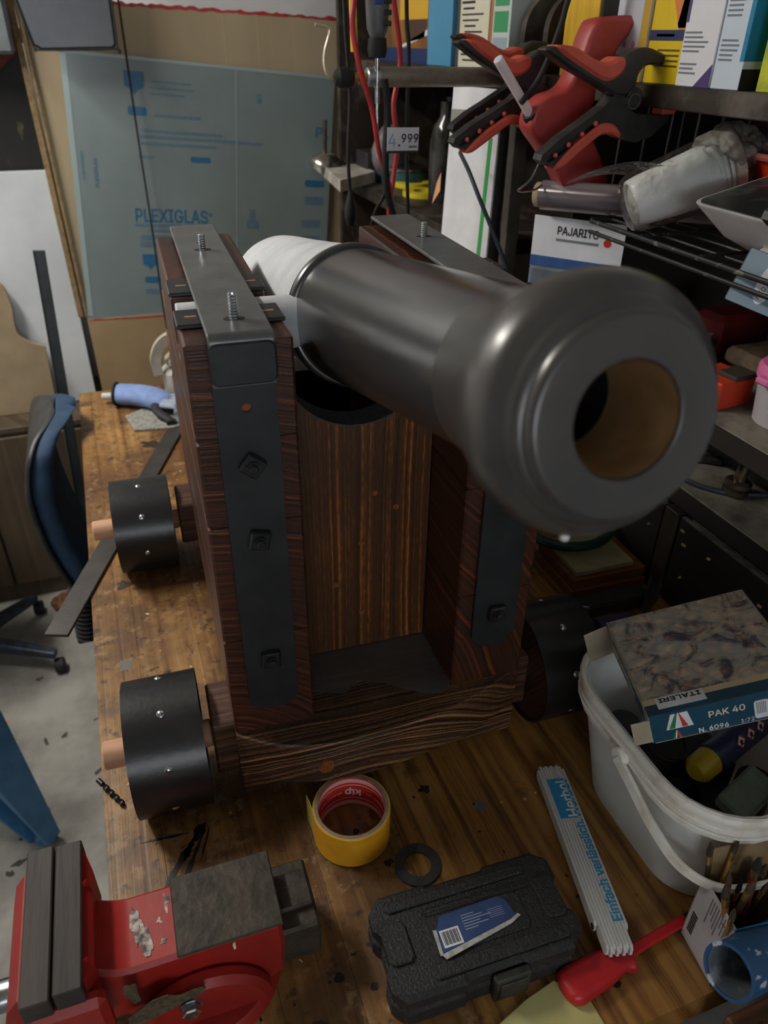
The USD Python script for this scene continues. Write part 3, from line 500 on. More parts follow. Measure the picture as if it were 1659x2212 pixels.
part(kb, 'right_side', bx(W_, W_+.0008, 0, Lk, -Hk, 0, .0002), teal); part(kb, 'tray', bx(.002, W_-.002, .002, Lk-.002, -Hk-.004, -.002, .0005), cardb)
part(kb, 'end_flap', [bx(-.018, .0, -.001, .0, -Hk+.002, -.004, .0003)], cardb, label='loose beige cardboard flap')
part(kb, 'end_flap', mv(bx(-.03, 0, -.001, 0, -.04, 0, .0003), (0, Lk, -.004), (0, 0, 15)), cardb)
Ff = frame((0, -.0009, -Hk/2), (1, 0, 0), (0, 0, 1)); Fl = frame((0, 0, .0004), (-1, 0, 0), (0, -1, 0))
cream = M('cream_ink', S(214, 206, 178), rough=.5)
part(kb, 'lettering', put(mv(text('PAK 40', .0072, .0002, True), (.072, .004, 0)), Ff), cream); part(kb, 'lettering', put(mv(text('AT Gun with', .0055, .0002, True), (.128, .004, 0)), Ff), cream)
part(kb, 'lettering', put(mv(text('N. 6096', .0055, .0002, True), (.058, -.013, 0)), Ff), ink_white); part(kb, 'lettering', put(mv(text('1:72', .0045, .0002), (.09, -.013, 0)), Ff), ink_white)
part(kb, 'lettering', put(mv(text('PAK 40 AT Gun', .008, .0002, True), (.06, .0, 0)), frame((-.0012, .15, -.016), (0, -1, 0), (0, 0, 1))), cream)
# maker's plate: white field, black word upside down on the lid edge, and a green, white and red triangular mark
green, redm = M('mark_green', S(30, 120, 70), rough=.5), M('mark_red', S(200, 52, 48), rough=.5)
part(kb, 'maker_plate', bx(.012, .058, .006, .0215, .0004, .0006), white_paper)
part(kb, 'lettering', put(mv(text('ITALERI', .0055, .0003, True, width=.04), (-.035, -.0165, .0003)), Fl), ink_black)
def mark(o, s, F):
    for col, q in ((green, [(0, 0), (.30, 0), (.52, 1), (.42, 1)]), (redm, [(1, 0), (.70, 0), (.58, 1), (.62, 1)]), (ink_white, [(.30, 0), (.44, 0), (.55, .5), (.58, 1), (.52, 1)])):
        P = np.array(q)*s; part(kb, 'maker_mark', put(mv(poly(Polygon(P).buffer(0), .0003), o), F), col)
part(kb, 'mark_field', put(poly(Polygon([(.014, -.004), (.040, -.004), (.036, .0145), (.020, .0145)]), .0002), Ff), white_paper); mark((.017, -.003, .0002), .018, Ff)
mark((.018, -.0158, .0002), .010, Ff)
part(kb, 'price_sticker', put(poly(Polygon(rrect(.014, .022, .003, 4, .104, -.003)), .0003), Ff), white_paper); part(kb, 'sticker_print', [put(poly(sbox(.099+k*.0016, -.008, .0998+k*.0016, .006), .0005), Ff) for k in range(6)], ink_grey)
part(kb, 'print_seal', put(poly(Point(.142, -.009).buffer(.0085, 12).difference(Point(.142, -.009).buffer(.0065, 12)).union(Point(.142, -.009).buffer(.0035, 8)), .0002), Ff), M('seal', S(130, 160, 176), rough=.5))
# things standing in the bucket
sc_ = thing('spray_can', 'dark blue spray can with a yellow cap lying in the bucket', 'spray can', (.515, .385, .127), (0, 0, 16))
sc_m = M('can_navy', S(34, 40, 78), S(44, 50, 90), 20, rough=.35)
part(sc_, 'can', mv(cyl(.017, .14, 32, c=.003), (.014, 0, 0), (0, 90, 0)), sc_m, smooth=40); part(sc_, 'cap', mv(lathe([(0, -.014), (.010, -.013), (.0155, -.006), (.0158, .014), (0, .014)], 28), (0, 0, 0), (0, 90, 0)), M('cap_yellow', S(196, 172, 34), rough=.4), smooth=40)
for k in range(3):
    q = Polygon([(-.008, 0), (0, -.008), (.008, 0), (0, .008)]); F_h = frame((.052+.019*k, -.0105, .0138), (1, 0, 0), (0, .62, .78))
    hz = part(sc_, 'hazard_diamond', put(poly(q, .0004), F_h), redm); part(hz, 'diamond_field', put(poly(q.buffer(-.0012), .0003, .0003), F_h), ink_white); part(hz, 'diamond_symbol', put(poly(Point(0, 0).buffer(.0025, 8).union(sbox(-.003, -.0035, .003, -.0025)), .0003, .0005), F_h), ink_black)
solo('sponge_block', bx(-.03, .03, -.017, .017, -.009, .009, .003), M('sponge_green', S(112, 122, 110), S(98, 108, 98), 80, rough=.8), 'grey green sanding block in the bucket beside the spray can', 'sanding block', (.525, .333, .139), (8, -8, 16))
solo('glue_stick_white', mv(lathe([(0, 0), (.006, .001), (.0085, .006), (.009, .03), (.0085, .05), (.005, .056), (0, .057)], 20), r=(0, 90, 0)), M('ivory', S(206, 196, 182), rough=.4), 'ivory plastic cap lying in the bucket in front of the sanding block', 'cap', (.528, .305, .150), (0, -12, 20), smooth=40)
solo('pink_bottle', mv(lathe([(0, 0), (.013, .001), (.015, .005), (.015, .05), (.008, .06), (.008, .07), (0, .07)], 24), r=(0, 90, 0)), M('pink_pl', S(196, 160, 178), rough=.4), 'pale pink plastic bottle at the right of the bucket', 'bottle', (.572, .345, .162), (0, 8, 20), smooth=40)
solo('black_jar', [mv(cyl(.024, .05, 28, c=.002), (0, 0, 0)), mv(lathe([(.0205, .05), (.024, .05), (.024, .0525), (.0205, .0525)], 28, True))], black_plastic, 'black round jar in the bucket under the kit box', 'jar', (.49, .43, .085), (10, 8, 0), smooth=30)
solo('bucket_clutter', [mv(bx(-.03, .03, -.045, .045, 0, .1, .004), (.0, .02, 0)), mv(cyl(.02, .09, 20), (-.05, -.03, 0)), mv(cyl(.017, .10, 20), (-.055, .03, 0)), mv(cyl(.02, .1, 20), (.03, -.05, 0)), mv(bx(-.03, .03, -.03, .03, 0, .09, .003), (-.02, -.05, 0), (0, 0, 20)), mv(cyl(.018, .1, 20), (-.055, .07, 0))], black_plastic, 'heap of dark pots and cans deep inside the bucket', 'cans', (.545, .412, .006), kind='stuff')
solo('purple_box', bx(-.025, .025, -.02, .02, 0, .12, .001), M('purple_card', S(58, 50, 92), S(48, 42, 78), 30, rough=.6), 'purple carton standing behind the bucket, beside the right wheel', 'carton', (.575, .62, 0), (0, 0, -8))
# ---------------------------------------------------------------- carton with paint brushes
bb = thing('brush_carton', 'white printed carton holding a bunch of paint brushes at the bench corner', 'carton', (.448, .2925, 0), (0, 0, -98))
cw_ = M('carton_white', S(206, 204, 208), S(194, 192, 196), 20, rough=.6); ci = M('carton_inside', S(150, 126, 92), S(134, 112, 80), 30, rough=.8)
BWd, BH, BD = .052, .100, .072
part(bb, 'left_panel', bx(0, BWd, 0, .0012, 0, BH), cw_); part(bb, 'right_panel', bx(0, BWd, BD, BD+.0012, 0, BH+.01), ci)
part(bb, 'back_panel', bx(-.0012, 0, 0, BD, 0, BH+.045), ci, label='brown inner back of the carton'); part(bb, 'front_panel', bx(BWd, BWd+.0012, 0, BD, 0, BH), M('carton_blue', S(40, 110, 160), rough=.5)); part(bb, 'carton_floor', bx(0, BWd, 0, BD, 0, .0012), ci)
Fb = frame((BWd/2, -.0001, BH/2), (0, 0, 1), (1, 0, 0)); Fb[:3, :3] = np.column_stack([(0, 0, -1), (1, 0, 0), (0, -1, 0)])
part(bb, 'printed_text', [put(poly(sbox(-.044+.0*k, .020-k*.0034, -.005-((k*5) % 4)*.006, .0212-k*.0034), .0002), Fb) for k in range(9)], ink_grey)
part(bb, 'barcode', [put(poly(sbox(.002+k*.0016, -.022, .0027+k*.0016+(.0005 if k % 3 == 0 else 0), -.014), .0002), Fb) for k in range(20)], ink_black)
part(bb, 'rust_spot', [put(mv(blob(0, 0, .0016, .0022, 300+k), (-.045+.010*k, .018-.004*k, 0)), Fb) for k in range(2)], M('rust', S(150, 112, 70), rough=.9))
hw_m = [M('brush_wood', S(176, 126, 62), rough=.35), M('brush_dark', S(60, 44, 30), rough=.35), M('brush_red', S(130, 30, 34), rough=.35)]
ferr = M('ferrule', S(206, 176, 110), rough=.25, metal=.9); bris = M('bristle', S(84, 62, 44), S(50, 38, 30), 300, rough=.9, st=(1, 1, .1)); brisb = M('bristle_black', S(34, 30, 28), rough=.9)
ORD = ['first', 'second', 'third', 'fourth', 'fifth', 'sixth', 'seventh', 'eighth', 'ninth', 'tenth', 'eleventh', 'twelfth', 'thirteenth', 'fourteenth']
def brush_spot(k):
    g = np.random.default_rng(900+k); return g, g.uniform(.006, .046), g.uniform(.008, .064)
rank_ = {int(k): i for i, k in enumerate(np.argsort([brush_spot(k)[2]*.9-.1*brush_spot(k)[1] for k in range(14)]))}
def brush_label(k): return ('brown bristled', 'brass ferruled flat', 'black bristled')[k % 3] + f' paint brush in the white carton, {ORD[rank_[k]]} from its printed side'
for k in range(14):
    g = np.random.default_rng(900+k); a, b = g.uniform(.006, .046), g.uniform(.008, .064)
    br = thing('paint_brush', brush_label(k), 'paint brush', (0, 0, 0), (0, 0, 0), 'brushes in the white carton')
    c_, s_ = math.cos(math.radians(-98)), math.sin(math.radians(-98)); wx, wy = .448+a*c_-b*s_, .2925+a*s_+b*c_
    A_ = np.array([wx+g.uniform(-.004, .004), wy+g.uniform(-.004, .004), .003]); d = np.array([g.uniform(-.16, .10), g.uniform(-.10, .16), 1.0]); d /= np.linalg.norm(d); Ln = g.uniform(.085, .135); r_ = g.uniform(.0018, .0034)
    part(br, 'handle', rod(A_, A_+d*Ln, r_*.7, 10, r_), hw_m[k % 3], smooth=40); part(br, 'ferrule', rod(A_+d*Ln, A_+d*(Ln+.012), r_*1.05, 10, r_*1.2), ferr, smooth=40)
    part(br, 'bristles', align(lathe([(0, 0), (r_*1.15, 0), (r_*1.3, .006), (r_*.5, .017), (0, .019)], 10), A_+d*(Ln+.012), A_+d*(Ln+.03)), brisb if k % 3 == 2 else bris, smooth=40)
# paint-spattered blue tube
bt = thing('paint_tube', 'blue cardboard tube spattered with white paint at the right front corner', 'tube', (.408, .213, .100), (0, 20, 7))
bt_m = M('tube_blue', S(34, 78, 118), S(186, 192, 198), 46, lo=.57, hi=.61, rough=.55, bump=.3, bscale=90, detail=3, st=(.6, 1, 1))
part(bt, 'sleeve', mv(lathe([(.021, 0), (.0243, 0), (.0243, .2), (.021, .2)], 48, True), (0, 0, 0), (0, 90, 0)), bt_m, smooth=40)
part(bt, 'tube_lining', mv(lathe([(.0206, .0015), (.0209, .0015), (.0209, .198), (.0206, .198)], 40, True), (0, 0, 0), (0, 90, 0)), M('tube_grey', S(92, 100, 108), S(150, 154, 156), 60, lo=.5, hi=.7, rough=.8)); part(bt, 'tube_plug', mv(cyl(.0206, .004, 32, z0=.05), (0, 0, 0), (0, 90, 0)), made['tube_grey'])
# crate below the bench front
ck = thing('wooden_crate', 'dark wooden crate below the front edge of the bench', 'crate', (.62, .045, -.88)); ckm = wood('crate_wood', [(0, S(60, 38, 24)), (1, S(112, 74, 46))], 50, 'x')
for k in range(3):
    part(ck, 'slat', bx(-.2, .25, -.02, .0, .46+k*.165, .58+k*.165, .002), ckm); part(ck, 'slat', bx(-.2, .25, .14, .16, .46+k*.165, .58+k*.165, .002), ckm)
for xx in (-.2, .23): part(ck, 'corner_post', bx(xx, xx+.02, 0, .02, 0, .93, .002), ckm); part(ck, 'corner_post', bx(xx, xx+.02, .12, .14, 0, .93, .002), ckm)
part(ck, 'crate_floor', bx(-.2, .25, 0, .14, .44, .46), ckm)
# ---------------------------------------------------------------- bench vice
vz = thing('bench_vice', 'red cast iron bench vice with worn steel jaws and anvil on the bench edge', 'vice', (-.04, .425, 0), (0, 0, -1.2))
red = M('vice_red', S(160, 34, 27), S(126, 28, 25), 12, lo=.4, hi=.75, rough=.45, bump=.15, bscale=50)
worn = M('vice_steel', S(68, 60, 50), S(44, 38, 32), 30, rough=.55, metal=.1, bump=.45, bscale=120, detail=8, spec=.3); jawm = M('jaw_steel', S(66, 59, 54), S(44, 40, 38), 40, rough=.6, metal=.0, bump=.25, st=(1, .12, 1), spec=.3)
scuff = M('vice_scuff', S(178, 166, 158), S(70, 64, 60), 110, rough=.6, metal=.3, bump=.4)
def arcp(cx, cz, r, a0, a1, n=9): return [(cx+r*math.cos(math.radians(a)), cz+r*math.sin(math.radians(a))) for a in np.linspace(a0, a1, n)]
fx = [(-.079, .134), (-.079, .03), (-.062, .03), (-.05, .0), (.066, .0), (.085, .018), (.088, .06), (.087, .0985), (-.008, .0985)] + [(-.046, .0985)] + arcp(-.042, .138, .0395, -96, -172, 9)[1:]
part(vz, 'fixed_jaw_body', mv(toXZ(prism(np.array(fx), .072, .004)), (.004, -.034, 0)), red, smooth=30)
part(vz, 'fixed_jaw', hull([(x_, y_, z_) for x_, y0_, y1_, z0_, z1_ in ((-.0755, -.050, .076, .085, .137), (-.068, -.034, .055, .085, .128)) for y_ in (y0_, y1_) for z_ in (z0_, z1_)]), red)
part(vz, 'side_boss', mv(toXZ(prism(np.array(arcp(.012, .008, .062, -6, 186, 18)), .02, .006)), (.0, -.052, 0)), red, smooth=40, label='rounded red swivel cheek on the near side')
part(vz, 'anvil_plate', bx(-.0035, .0925, -.036, .042, .0975, .1012, .0012), worn, label='flat worn steel anvil')
part(vz, 'scuff', [mv(blob(-.037, .006, .0055, .024, 71, .1, .8, .0006), (0, 0, .0988)), mv(blob(-.028, -.006, .004, .014, 75, .1, .8, .0006), (0, 0, .0987)), mv(blob(-.014, -.016, .004, .003, 72, .2, .8, .0006), (0, 0, .0983)), mv(blob(-.008, .022, .002, .010, 73, 0, .9, .0006), (0, 0, .0983)), mv(blob(-.016, .004, .003, .003, 76, 0, .9, .0006), (0, 0, .0983))], scuff)
part(vz, 'slide_bar', [bx(-.13, .128, -.03, .042, .02, .072, .003)], worn, label='square steel slide sticking out behind'); part(vz, 'slide_bar', bx(-.1, .126, -.012, .026, .072, .079, .002), worn)
part(vz, 'jaw_plate', bx(-.0985, -.0755, -.058, .082, .118, .141, .0012), jawm); part(vz, 'jaw_plate', bx(-.1235, -.1005, -.060, .084, .118, .141, .0012), jawm)
mvj = [(-.1, .125), (-.1, -.02), (-.118, -.045), (-.139, -.03), (-.148, .03), (-.147, .085), (-.138, .115), (-.128, .128)]
part(vz, 'moving_jaw', mv(toXZ(prism(np.array(mvj), .128, .007)), (0, -.052, 0)), red, smooth=35)
part(vz, 'jaw_cheek', bx(-.125, -.062, -.062, -.044, .055, .117, .006), red, smooth=30, label='red lug under the near end of the jaws')
part(vz, 'clamp_bolt', [mv(cyl(.0105, .003, 24), (.0, -.0515, .048), (90, 0, 0)), mv(cyl(.0085, .0075, 6, c=.0012), (.0, -.0545, .048), (90, 0, 0))], zinc)
part(vz, 'grime', [mv(blob(.0, .0, .035, .012, 81, .15, .7, .0008), (-.02, -.0528, .062), (90, 0, 0)), mv(blob(0, 0, .006, .016, 82, 0, .5, .0008), (-.045, -.045, .085), (90, 0, 0))], M('grime', S(96, 84, 60), S(66, 58, 42), 200, rough=.95, bump=.8))
part(vz, 'spindle', rod((-.135, .01, .048), (-.205, .01, .048), .014, 28, c=.002), steel, smooth=40); part(vz, 'spindle_head', mv(ball(.021, 3), (-.205, .01, .048)), steel, smooth=True); part(vz, 'handle_bar', rod((-.205, -.055, -.02), (-.205, .07, .11), .006, 18), steel, smooth=40)
part(vz, 'swivel_base', mv(cyl(.075, .014, 40, .07, c=.002), (.015, .0, 0)), red, smooth=40)
part(vz, 'paint_drip', mv(blob(0, 0, .0015, .006, 84, 0, .4, .0008), (.046, -.0345, .088), (90, 0, 0)), cream)
# ================================================================ bench end and left side
card = M('cardboard', S(174, 158, 130), S(164, 148, 120), 6, rough=.85, bump=.12, bscale=30, st=(1, 1, .1))
redt = M('red_tape', S(190, 52, 50), S(150, 40, 44), 60, rough=.5)
cb = thing('cardboard_sheet', 'tall brown cardboard sheet standing on the low cabinet beyond the bench', 'cardboard', (0, 2.456, 0))
upf = frame((0, .006, 0), (1, 0, 0), (0, 0, 1)); upl = frame((0, -.022, 0), (1, 0, 0), (0, 0, 1))
part(cb, 'board', prism(np.array([(-.065, -.234), (.76, -.234), (.7575, .835), (.5625, .845), (.375, .85), (.1475, .86), (-.05, .8675), (-.09, .865), (-.08, .5525), (-.069, .1775)]), .006, .0006).apply_transform(upf), card)
part(cb, 'lower_flap', prism(np.array([(-.065, -.234), (.75, -.234), (.75, .013), (.4375, .034), (.15, .0475), (-.0675, .05)]), .004, .0006).apply_transform(upl), M('cardboard_dark', S(166, 140, 104), S(154, 130, 96), 8, rough=.85, bump=.15, bscale=40))
g = np.random.default_rng(3)
def torn(x0, x1, z0, z1, y, h, n, seed):   # ragged strip of tape along an edge
    g = np.random.default_rng(seed); t = np.linspace(0, 1, n); x = x0+(x1-x0)*t; z = z0+(z1-z0)*t
    return poly(Polygon(list(zip(x, z+g.uniform(.1, 1, n)*h)) + list(zip(x[::-1], (z-g.uniform(.0, .6, n)*h)[::-1]))).buffer(0), .0006).apply_transform(frame((0, y, 0), (1, 0, 0), (0, 0, 1)))
part(cb, 'tape_edge', torn(-.066, .74, .049, .013, -.0262, .004, 60, 3), redt, label='torn red tape along the flap'); part(cb, 'tape_edge', torn(.147, .757, .858, .833, -.0002, .008, 50, 4), redt, label='torn red tape along the top')
part(cb, 'folded_edge', [mv(bx(-.0075, .0075, -.006, .004, 0, .82, .001), (-.0845, -.004, .055), (0, -.9, 0)), mv(bx(-.004, .004, -.010, -.004, 0, .82, .001), (-.068, -.004, .055), (0, -.9, 0))], M('cardboard_edge', S(150, 126, 88), S(120, 100, 70), 60, rough=.9, bump=.3))
part(cb, 'crease', [bx(x_, x_+.0014, -.0004, .0004, .05, .84) for x_ in (.431, .525, .631)], M('crease', S(190, 166, 126), rough=.85))
# protective film covered acrylic sheet
px = thing('acrylic_sheet', 'blue grey film covered acrylic sheet with blue printing leaning on the cardboard', 'acrylic sheet', (-.0025, 2.440, .7575), (-.3, 5.0, 0))
flm = M('acrylic_film', S(118, 131, 132), S(124, 137, 138), 5, rough=.3, spec=.4)
def pxp(nm, m, mt): return part(px, nm, mv(cat_(m) if isinstance(m, list) else m, s=1.25), mt)   # the sheet is 0.75 m wide
pxp('sheet', bx(0, .60, 0, .004, -.60, 0, .0008), flm); pxp('film_edge', [bx(0, .012, -.0006, 0, -.56, 0), bx(0, .6, -.0006, 0, -.006, 0)], M('film_edge', S(150, 166, 166), rough=.3)); pxp('film_crease', bx(.366, .368, -.0006, 0, -.6, 0), made['film_edge'])
Fp = frame((0, -.0001, 0), (1, 0, 0), (0, 0, 1)); blue2 = M('film_blue', S(40, 96, 134), S(48, 104, 142), 80, rough=.4); pale = M('film_pale', S(84, 112, 134), S(98, 122, 136), 90, rough=.4)
pxp('lettering', put(mv(text('PLEXIGLAS', .0285, .0003, True, width=.168), (.212, -.322, 0)), Fp), blue2); pxp('lettering', put(mv(text('®', .01, .0003), (.303, -.316, 0)), Fp), blue2)
def shield(cx, cz, s): return put(mv(poly(Polygon([(-.5, .5), (.5, .5), (.5, -.2), (.15, -.38), (0, -.6), (-.15, -.38), (-.5, -.2)]), .0003), (cx, cz, 0), s=s) if 0 else mv(mv(poly(Polygon([(-.5, .5), (.5, .5), (.5, -.2), (.15, -.38), (0, -.6), (-.15, -.38), (-.5, -.2)]), .0003), s=(s, s, 1)), (cx, cz, 0)), Fp)
for cx, cz, s in ((.145, -.048, .042), (.155, -.428, .034)): pxp('printed_shield', shield(cx, cz, s), blue2)
pxp('printed_mark', put(poly(Polygon(rrect(.03, .02, .004, 4, .405, -.335)).union(Polygon(rrect(.014, .016, .003, 4, .405, -.315))).union(sbox(.397, -.305, .413, -.301)), .0003), Fp), pale)
for cx, cz, w_, h_, m_ in ((.148, -.104, .04, .018, blue2), (.158, -.472, .036, .015, blue2), (.283, -.196, .046, .012, blue2), (.225, -.044, .085, .004, pale), (.225, -.056, .095, .004, pale), (.215, -.068, .075, .004, pale), (.235, -.110, .10, .006, pale), (.245, -.142, .18, .006, pale), (.29, -.154, .28, .006, pale), (.235, -.168, .17, .006, pale), (.16, -.196, .035, .005, pale), (.18, -.344, .11, .006, pale), (.20, -.356, .09, .005, pale), (.17, -.372, .065, .012, pale), (.165, -.388, .06, .012, pale), (.165, -.50, .05, .012, pale), (.42, -.06, .012, .02, pale), (.56, -.235, .05, .016, blue2), (.56, -.275, .05, .02, pale), (.555, -.33, .05, .018, pale), (.555, -.37, .05, .02, pale), (.55, -.42, .05, .016, pale)):
    pxp('print_block', put(poly(Polygon(rrect(w_, h_, min(h_, w_)*.3, 3, cx, cz)), .0003), Fp), m_)
pxp('lettering', put(mv(text('PL', .022, .0003, True), (.575, -.12, 0)), Fp), blue2); pxp('lettering', put(mv(text('PLEXIGLAS', .008, .0003, True), (0, 0, 0), (0, 0, 90)).apply_translation([.05, -.235, 0]), Fp), blue2); pxp('print_block', put(poly(sbox(.02, -.25, .026, -.19), .0003), Fp), pale)
solo('hanging_cable', sweep(spline([(.161, 2.405, 1.2), (.161, 2.405, .99), (.161, 2.405, .865), (.160, 2.408, .5525), (.161, 2.402, .3025), (.160, 2.405, .0775), (.164, 2.408, -.03)], 6), .0027), black_rubber, 'thin dark cord hanging in front of the acrylic sheet', 'cord')
# dark plastic case hanging top left
mn = thing('plastic_case', 'dark grey plastic case hanging in front of the cardboard at the top left', 'plastic case', (.0375, 2.37, .755)); cs = M('case_grey', S(62, 66, 72), S(72, 76, 82), 8, rough=.3, bump=.05)
part(mn, 'shell', prism(np.array([(-.098, .010), (-.08, .0), (.09, .004), (.099, .014), (.105, .25), (-.145, .25)]), .035, .006).apply_transform(frame((0, .0, 0), (1, 0, 0), (0, 0, 1))), cs, smooth=30); part(mn, 'rim', sweep(spline([(-.144, -.033, .25), (-.1, -.033, .018), (-.093, -.033, .006), (-.08, -.033, .001), (.09, -.033, .005), (.1, -.033, .016), (.105, -.033, .25)], 8), .0025), black_plastic)
part(mn, 'hanger', rod((0, -.01, .24), (0, -.01, .98), .004), black_iron)
# white board, dark stained board, wavy fibreboard, pole
wbm = M('white_laminate', S(216, 220, 224), S(200, 205, 210), 4, rough=.45, bump=.03)
solo('white_board', bx(-.95, -.089, 2.5, 2.52, -.2345, .4625, .001), wbm, 'white laminate board standing left of the cardboard behind the bench', 'board')
solo('stained_board', bx(-.9, -.094, 2.54, 2.56, -.2345, .88, .002), M('stained_black', S(26, 25, 24), S(150, 132, 100), 9, lo=.60, hi=.74, rough=.6, bump=.3, detail=8, st=(2.2, 1, .6)), 'black board with tan scrape marks above the white board', 'board')
solo('grey_drill_case', bx(-.45, -.108, 2.40, 2.47, .745, .95, .008), M('tool_teal', S(96, 106, 110), S(110, 118, 120), 20, rough=.5), 'grey plastic box with a red stripe at the far top left edge', 'plastic box'); 
solo('red_strap', sweep(spline([(-.24, 2.50, .68), (-.16, 2.485, .73), (-.115, 2.49, .765), (-.09, 2.51, .80)], 6), np.array([(-.018, -.003), (.018, -.003), (.018, .003), (-.018, .003)]), upv=(0, -1, 0)), M('strap_red', S(132, 62, 56), S(100, 50, 46), 40, rough=.8), 'dull red strap hanging over the black board', 'strap')
fbp = spline([(-.95, .24), (-.38, .215), (-.29, .178), (-.27, .115), (-.2725, .0275), (-.244, -.0075), (-.205, -.025)], 5)
solo('wavy_fibreboard', toXZ(prism(np.vstack([fbp, [(-.206, -.0775), (-.211, -.234), (-.95, -.234)]]), .014, .001), 2.45), M('fibreboard', S(164, 144, 116), S(150, 132, 106), 10, rough=.8, bump=.1), 'beige fibreboard with a wavy cut edge leaning on the white board', 'fibreboard')
pl_ = thing('metal_rail', 'dark grey metal rail leaning in front of the white board', 'rail', (-.1305, 2.0, .356), (0, 3.2, 0)); part(pl_, 'rail', bx(-.0126, .0126, -.004, .004, -1.2365, 0, .001), M('rail_grey', S(58, 64, 68), S(70, 76, 80), 10, rough=.4, metal=.3)); part(pl_, 'rail_edge', bx(-.0142, -.0116, -.006, .006, -1.2365, 0, .0006), made['rail_grey'])
# dark cabinet on the floor at the left
dc = thing('dark_cabinet', 'dark brown floor cabinet carrying the leaning boards behind the bench', 'cabinet', (0, 0, -.88)); dcm = wood('cabinet_brown', [(0, S(60, 50, 38)), (1, S(92, 78, 60))], 30, 'z', rough=.6)
part(dc, 'body', bx(-1.3, .8, 2.36, 2.7, 0, .625, .003), dcm); part(dc, 'top', bx(-1.31, .81, 2.35, 2.7, .6255, .645, .002), dcm); part(dc, 'plinth', bx(-1.28, .78, 2.375, 2.7, .0, .06), black_plastic)
for xx in (-.9, -.48, -.06, .36): part(dc, 'door', bx(xx-.4, xx+.012, 2.345, 2.359, .07, .615, .002), dcm)
solo('waste_heap', [wob(mv(ball(.05, 3), s=(1.6, 1, .5)), .02, 30, 4)], M('rust_heap', S(120, 72, 40), S(60, 46, 34), 60, rough=.9), 'small rusty brown rag on the floor beside the cabinet', 'rag', (-.28, 2.27, -.868))
# office chair, its back to the bench edge, and a second swivel base
ch = thing('office_chair', 'worn blue office chair back rising beside the left bench edge', 'office chair', (-.21, 1.76, -.88)); blu = M('chair_blue', S(40, 68, 98), S(32, 56, 82), 30, rough=.75, bump=.2, bscale=300)
bp_ = spline([(.062, 0, .945), (.018, 0, .915), (-.008, 0, .85), (-.016, 0, .77), (-.006, 0, .66), (.012, 0, .58), (.03, 0, .525), (.05, 0, .50)], 6)
nb = len(bp_); wv = np.interp(np.linspace(0, 1, nb), [0, .06, .2, .35, .8, .93, 1], [.25, .55, .92, 1, .95, .6, .25])
def back(dx, tx, wy, r=.02):
    rg = [np.column_stack([np.array(rrect(tx, wy*wv[k]*2, min(r, wy*wv[k]*.5, tx*.45), 5))[:, 0]+bp_[k, 0]+dx, np.array(rrect(tx, wy*wv[k]*2, min(r, wy*wv[k]*.5, tx*.45), 5))[:, 1], np.full(20, bp_[k, 2])]) for k in range(nb)]
    V, F = loft(rg); V = np.vstack([V, rg[0].mean(0), rg[-1].mean(0)]); i = np.arange(20); j = (i+1) % 20; b = 20*(nb-1)
    m = trimesh.Trimesh(V, np.vstack([F, np.stack([np.full(20, len(V)-2), j, i], 1), np.stack([np.full(20, len(V)-1), b+i, b+j], 1)]), process=False); m.fix_normals(); return m
part(ch, 'backrest', back(.014, .046, .170), blu, smooth=50); part(ch, 'backrest_shell', back(-.013, .012, .178, .005), M('chair_shell', S(34, 36, 38), S(50, 51, 52), 30, rough=.45), smooth=50)
bl = [(0, 0)] + [(.030+.007*math.cos(k*math.pi), .0+.0075*k) for k in range(34)] + [(0, .26)]
part(ch, 'bellows', mv(lathe(bl, 20), (.005, -.02, .28), (0, 4, 0)), black_rubber, label='black ribbed bellows under the backrest')
part(ch, 'seat', mv(prism(rrect(.42, .42, .09, 6), .07, .018), (.36, 0, .42)), blu, smooth=40); part(ch, 'column', rod((.36, 0, .06), (.36, 0, .42), .025, 20), black_iron); part(ch, 'bracket', bx(-.03, .36, -.03, .02, .255, .28, .004), black_iron)
def star(t, hub, rad, a0, m):
    for k in range(5):
        a = math.radians(a0 + 72*k); d = np.array([math.cos(a), math.sin(a), 0]); p0 = np.array(hub)
        part(t, 'base_arm', sweep(np.array([p0+d*.02, p0+d*rad*.5+[0, 0, -.012], p0+d*rad+[0, 0, -.03]]), rrect(.04, .035, .008, 3), [1.1, .95, .7]), m); part(t, 'castor', mv(cyl(.024, .03, 18, c=.004), tuple(p0+d*(rad+.005)+[0, 0, -.076] + np.array([-.015, 0, 0])), (0, 90, 0)), black_rubber)
    part(t, 'base_hub', mv(cyl(.05, .05, 24, c=.006), (hub[0], hub[1], hub[2]-.03)), black_iron)
bsm = M('base_blue', S(36, 58, 82), S(28, 30, 34), 40, rough=.5)
star(ch, (.36, 0, .10), .27, 190, black_iron)
sw = thing('swivel_stool', 'dark blue swivel stool whose base arm reaches across the floor at the left edge', 'stool', (-.585, 2.05, -.88)); star(sw, (0, 0, .10), .27, -24, bsm); part(sw, 'column', rod((0, 0, .06), (0, 0, .5), .025, 20), black_iron); part(sw, 'seat', mv(prism(rrect(.36, .36, .12, 6), .06, .018), (-.04, 0, .50)), blu, smooth=40)
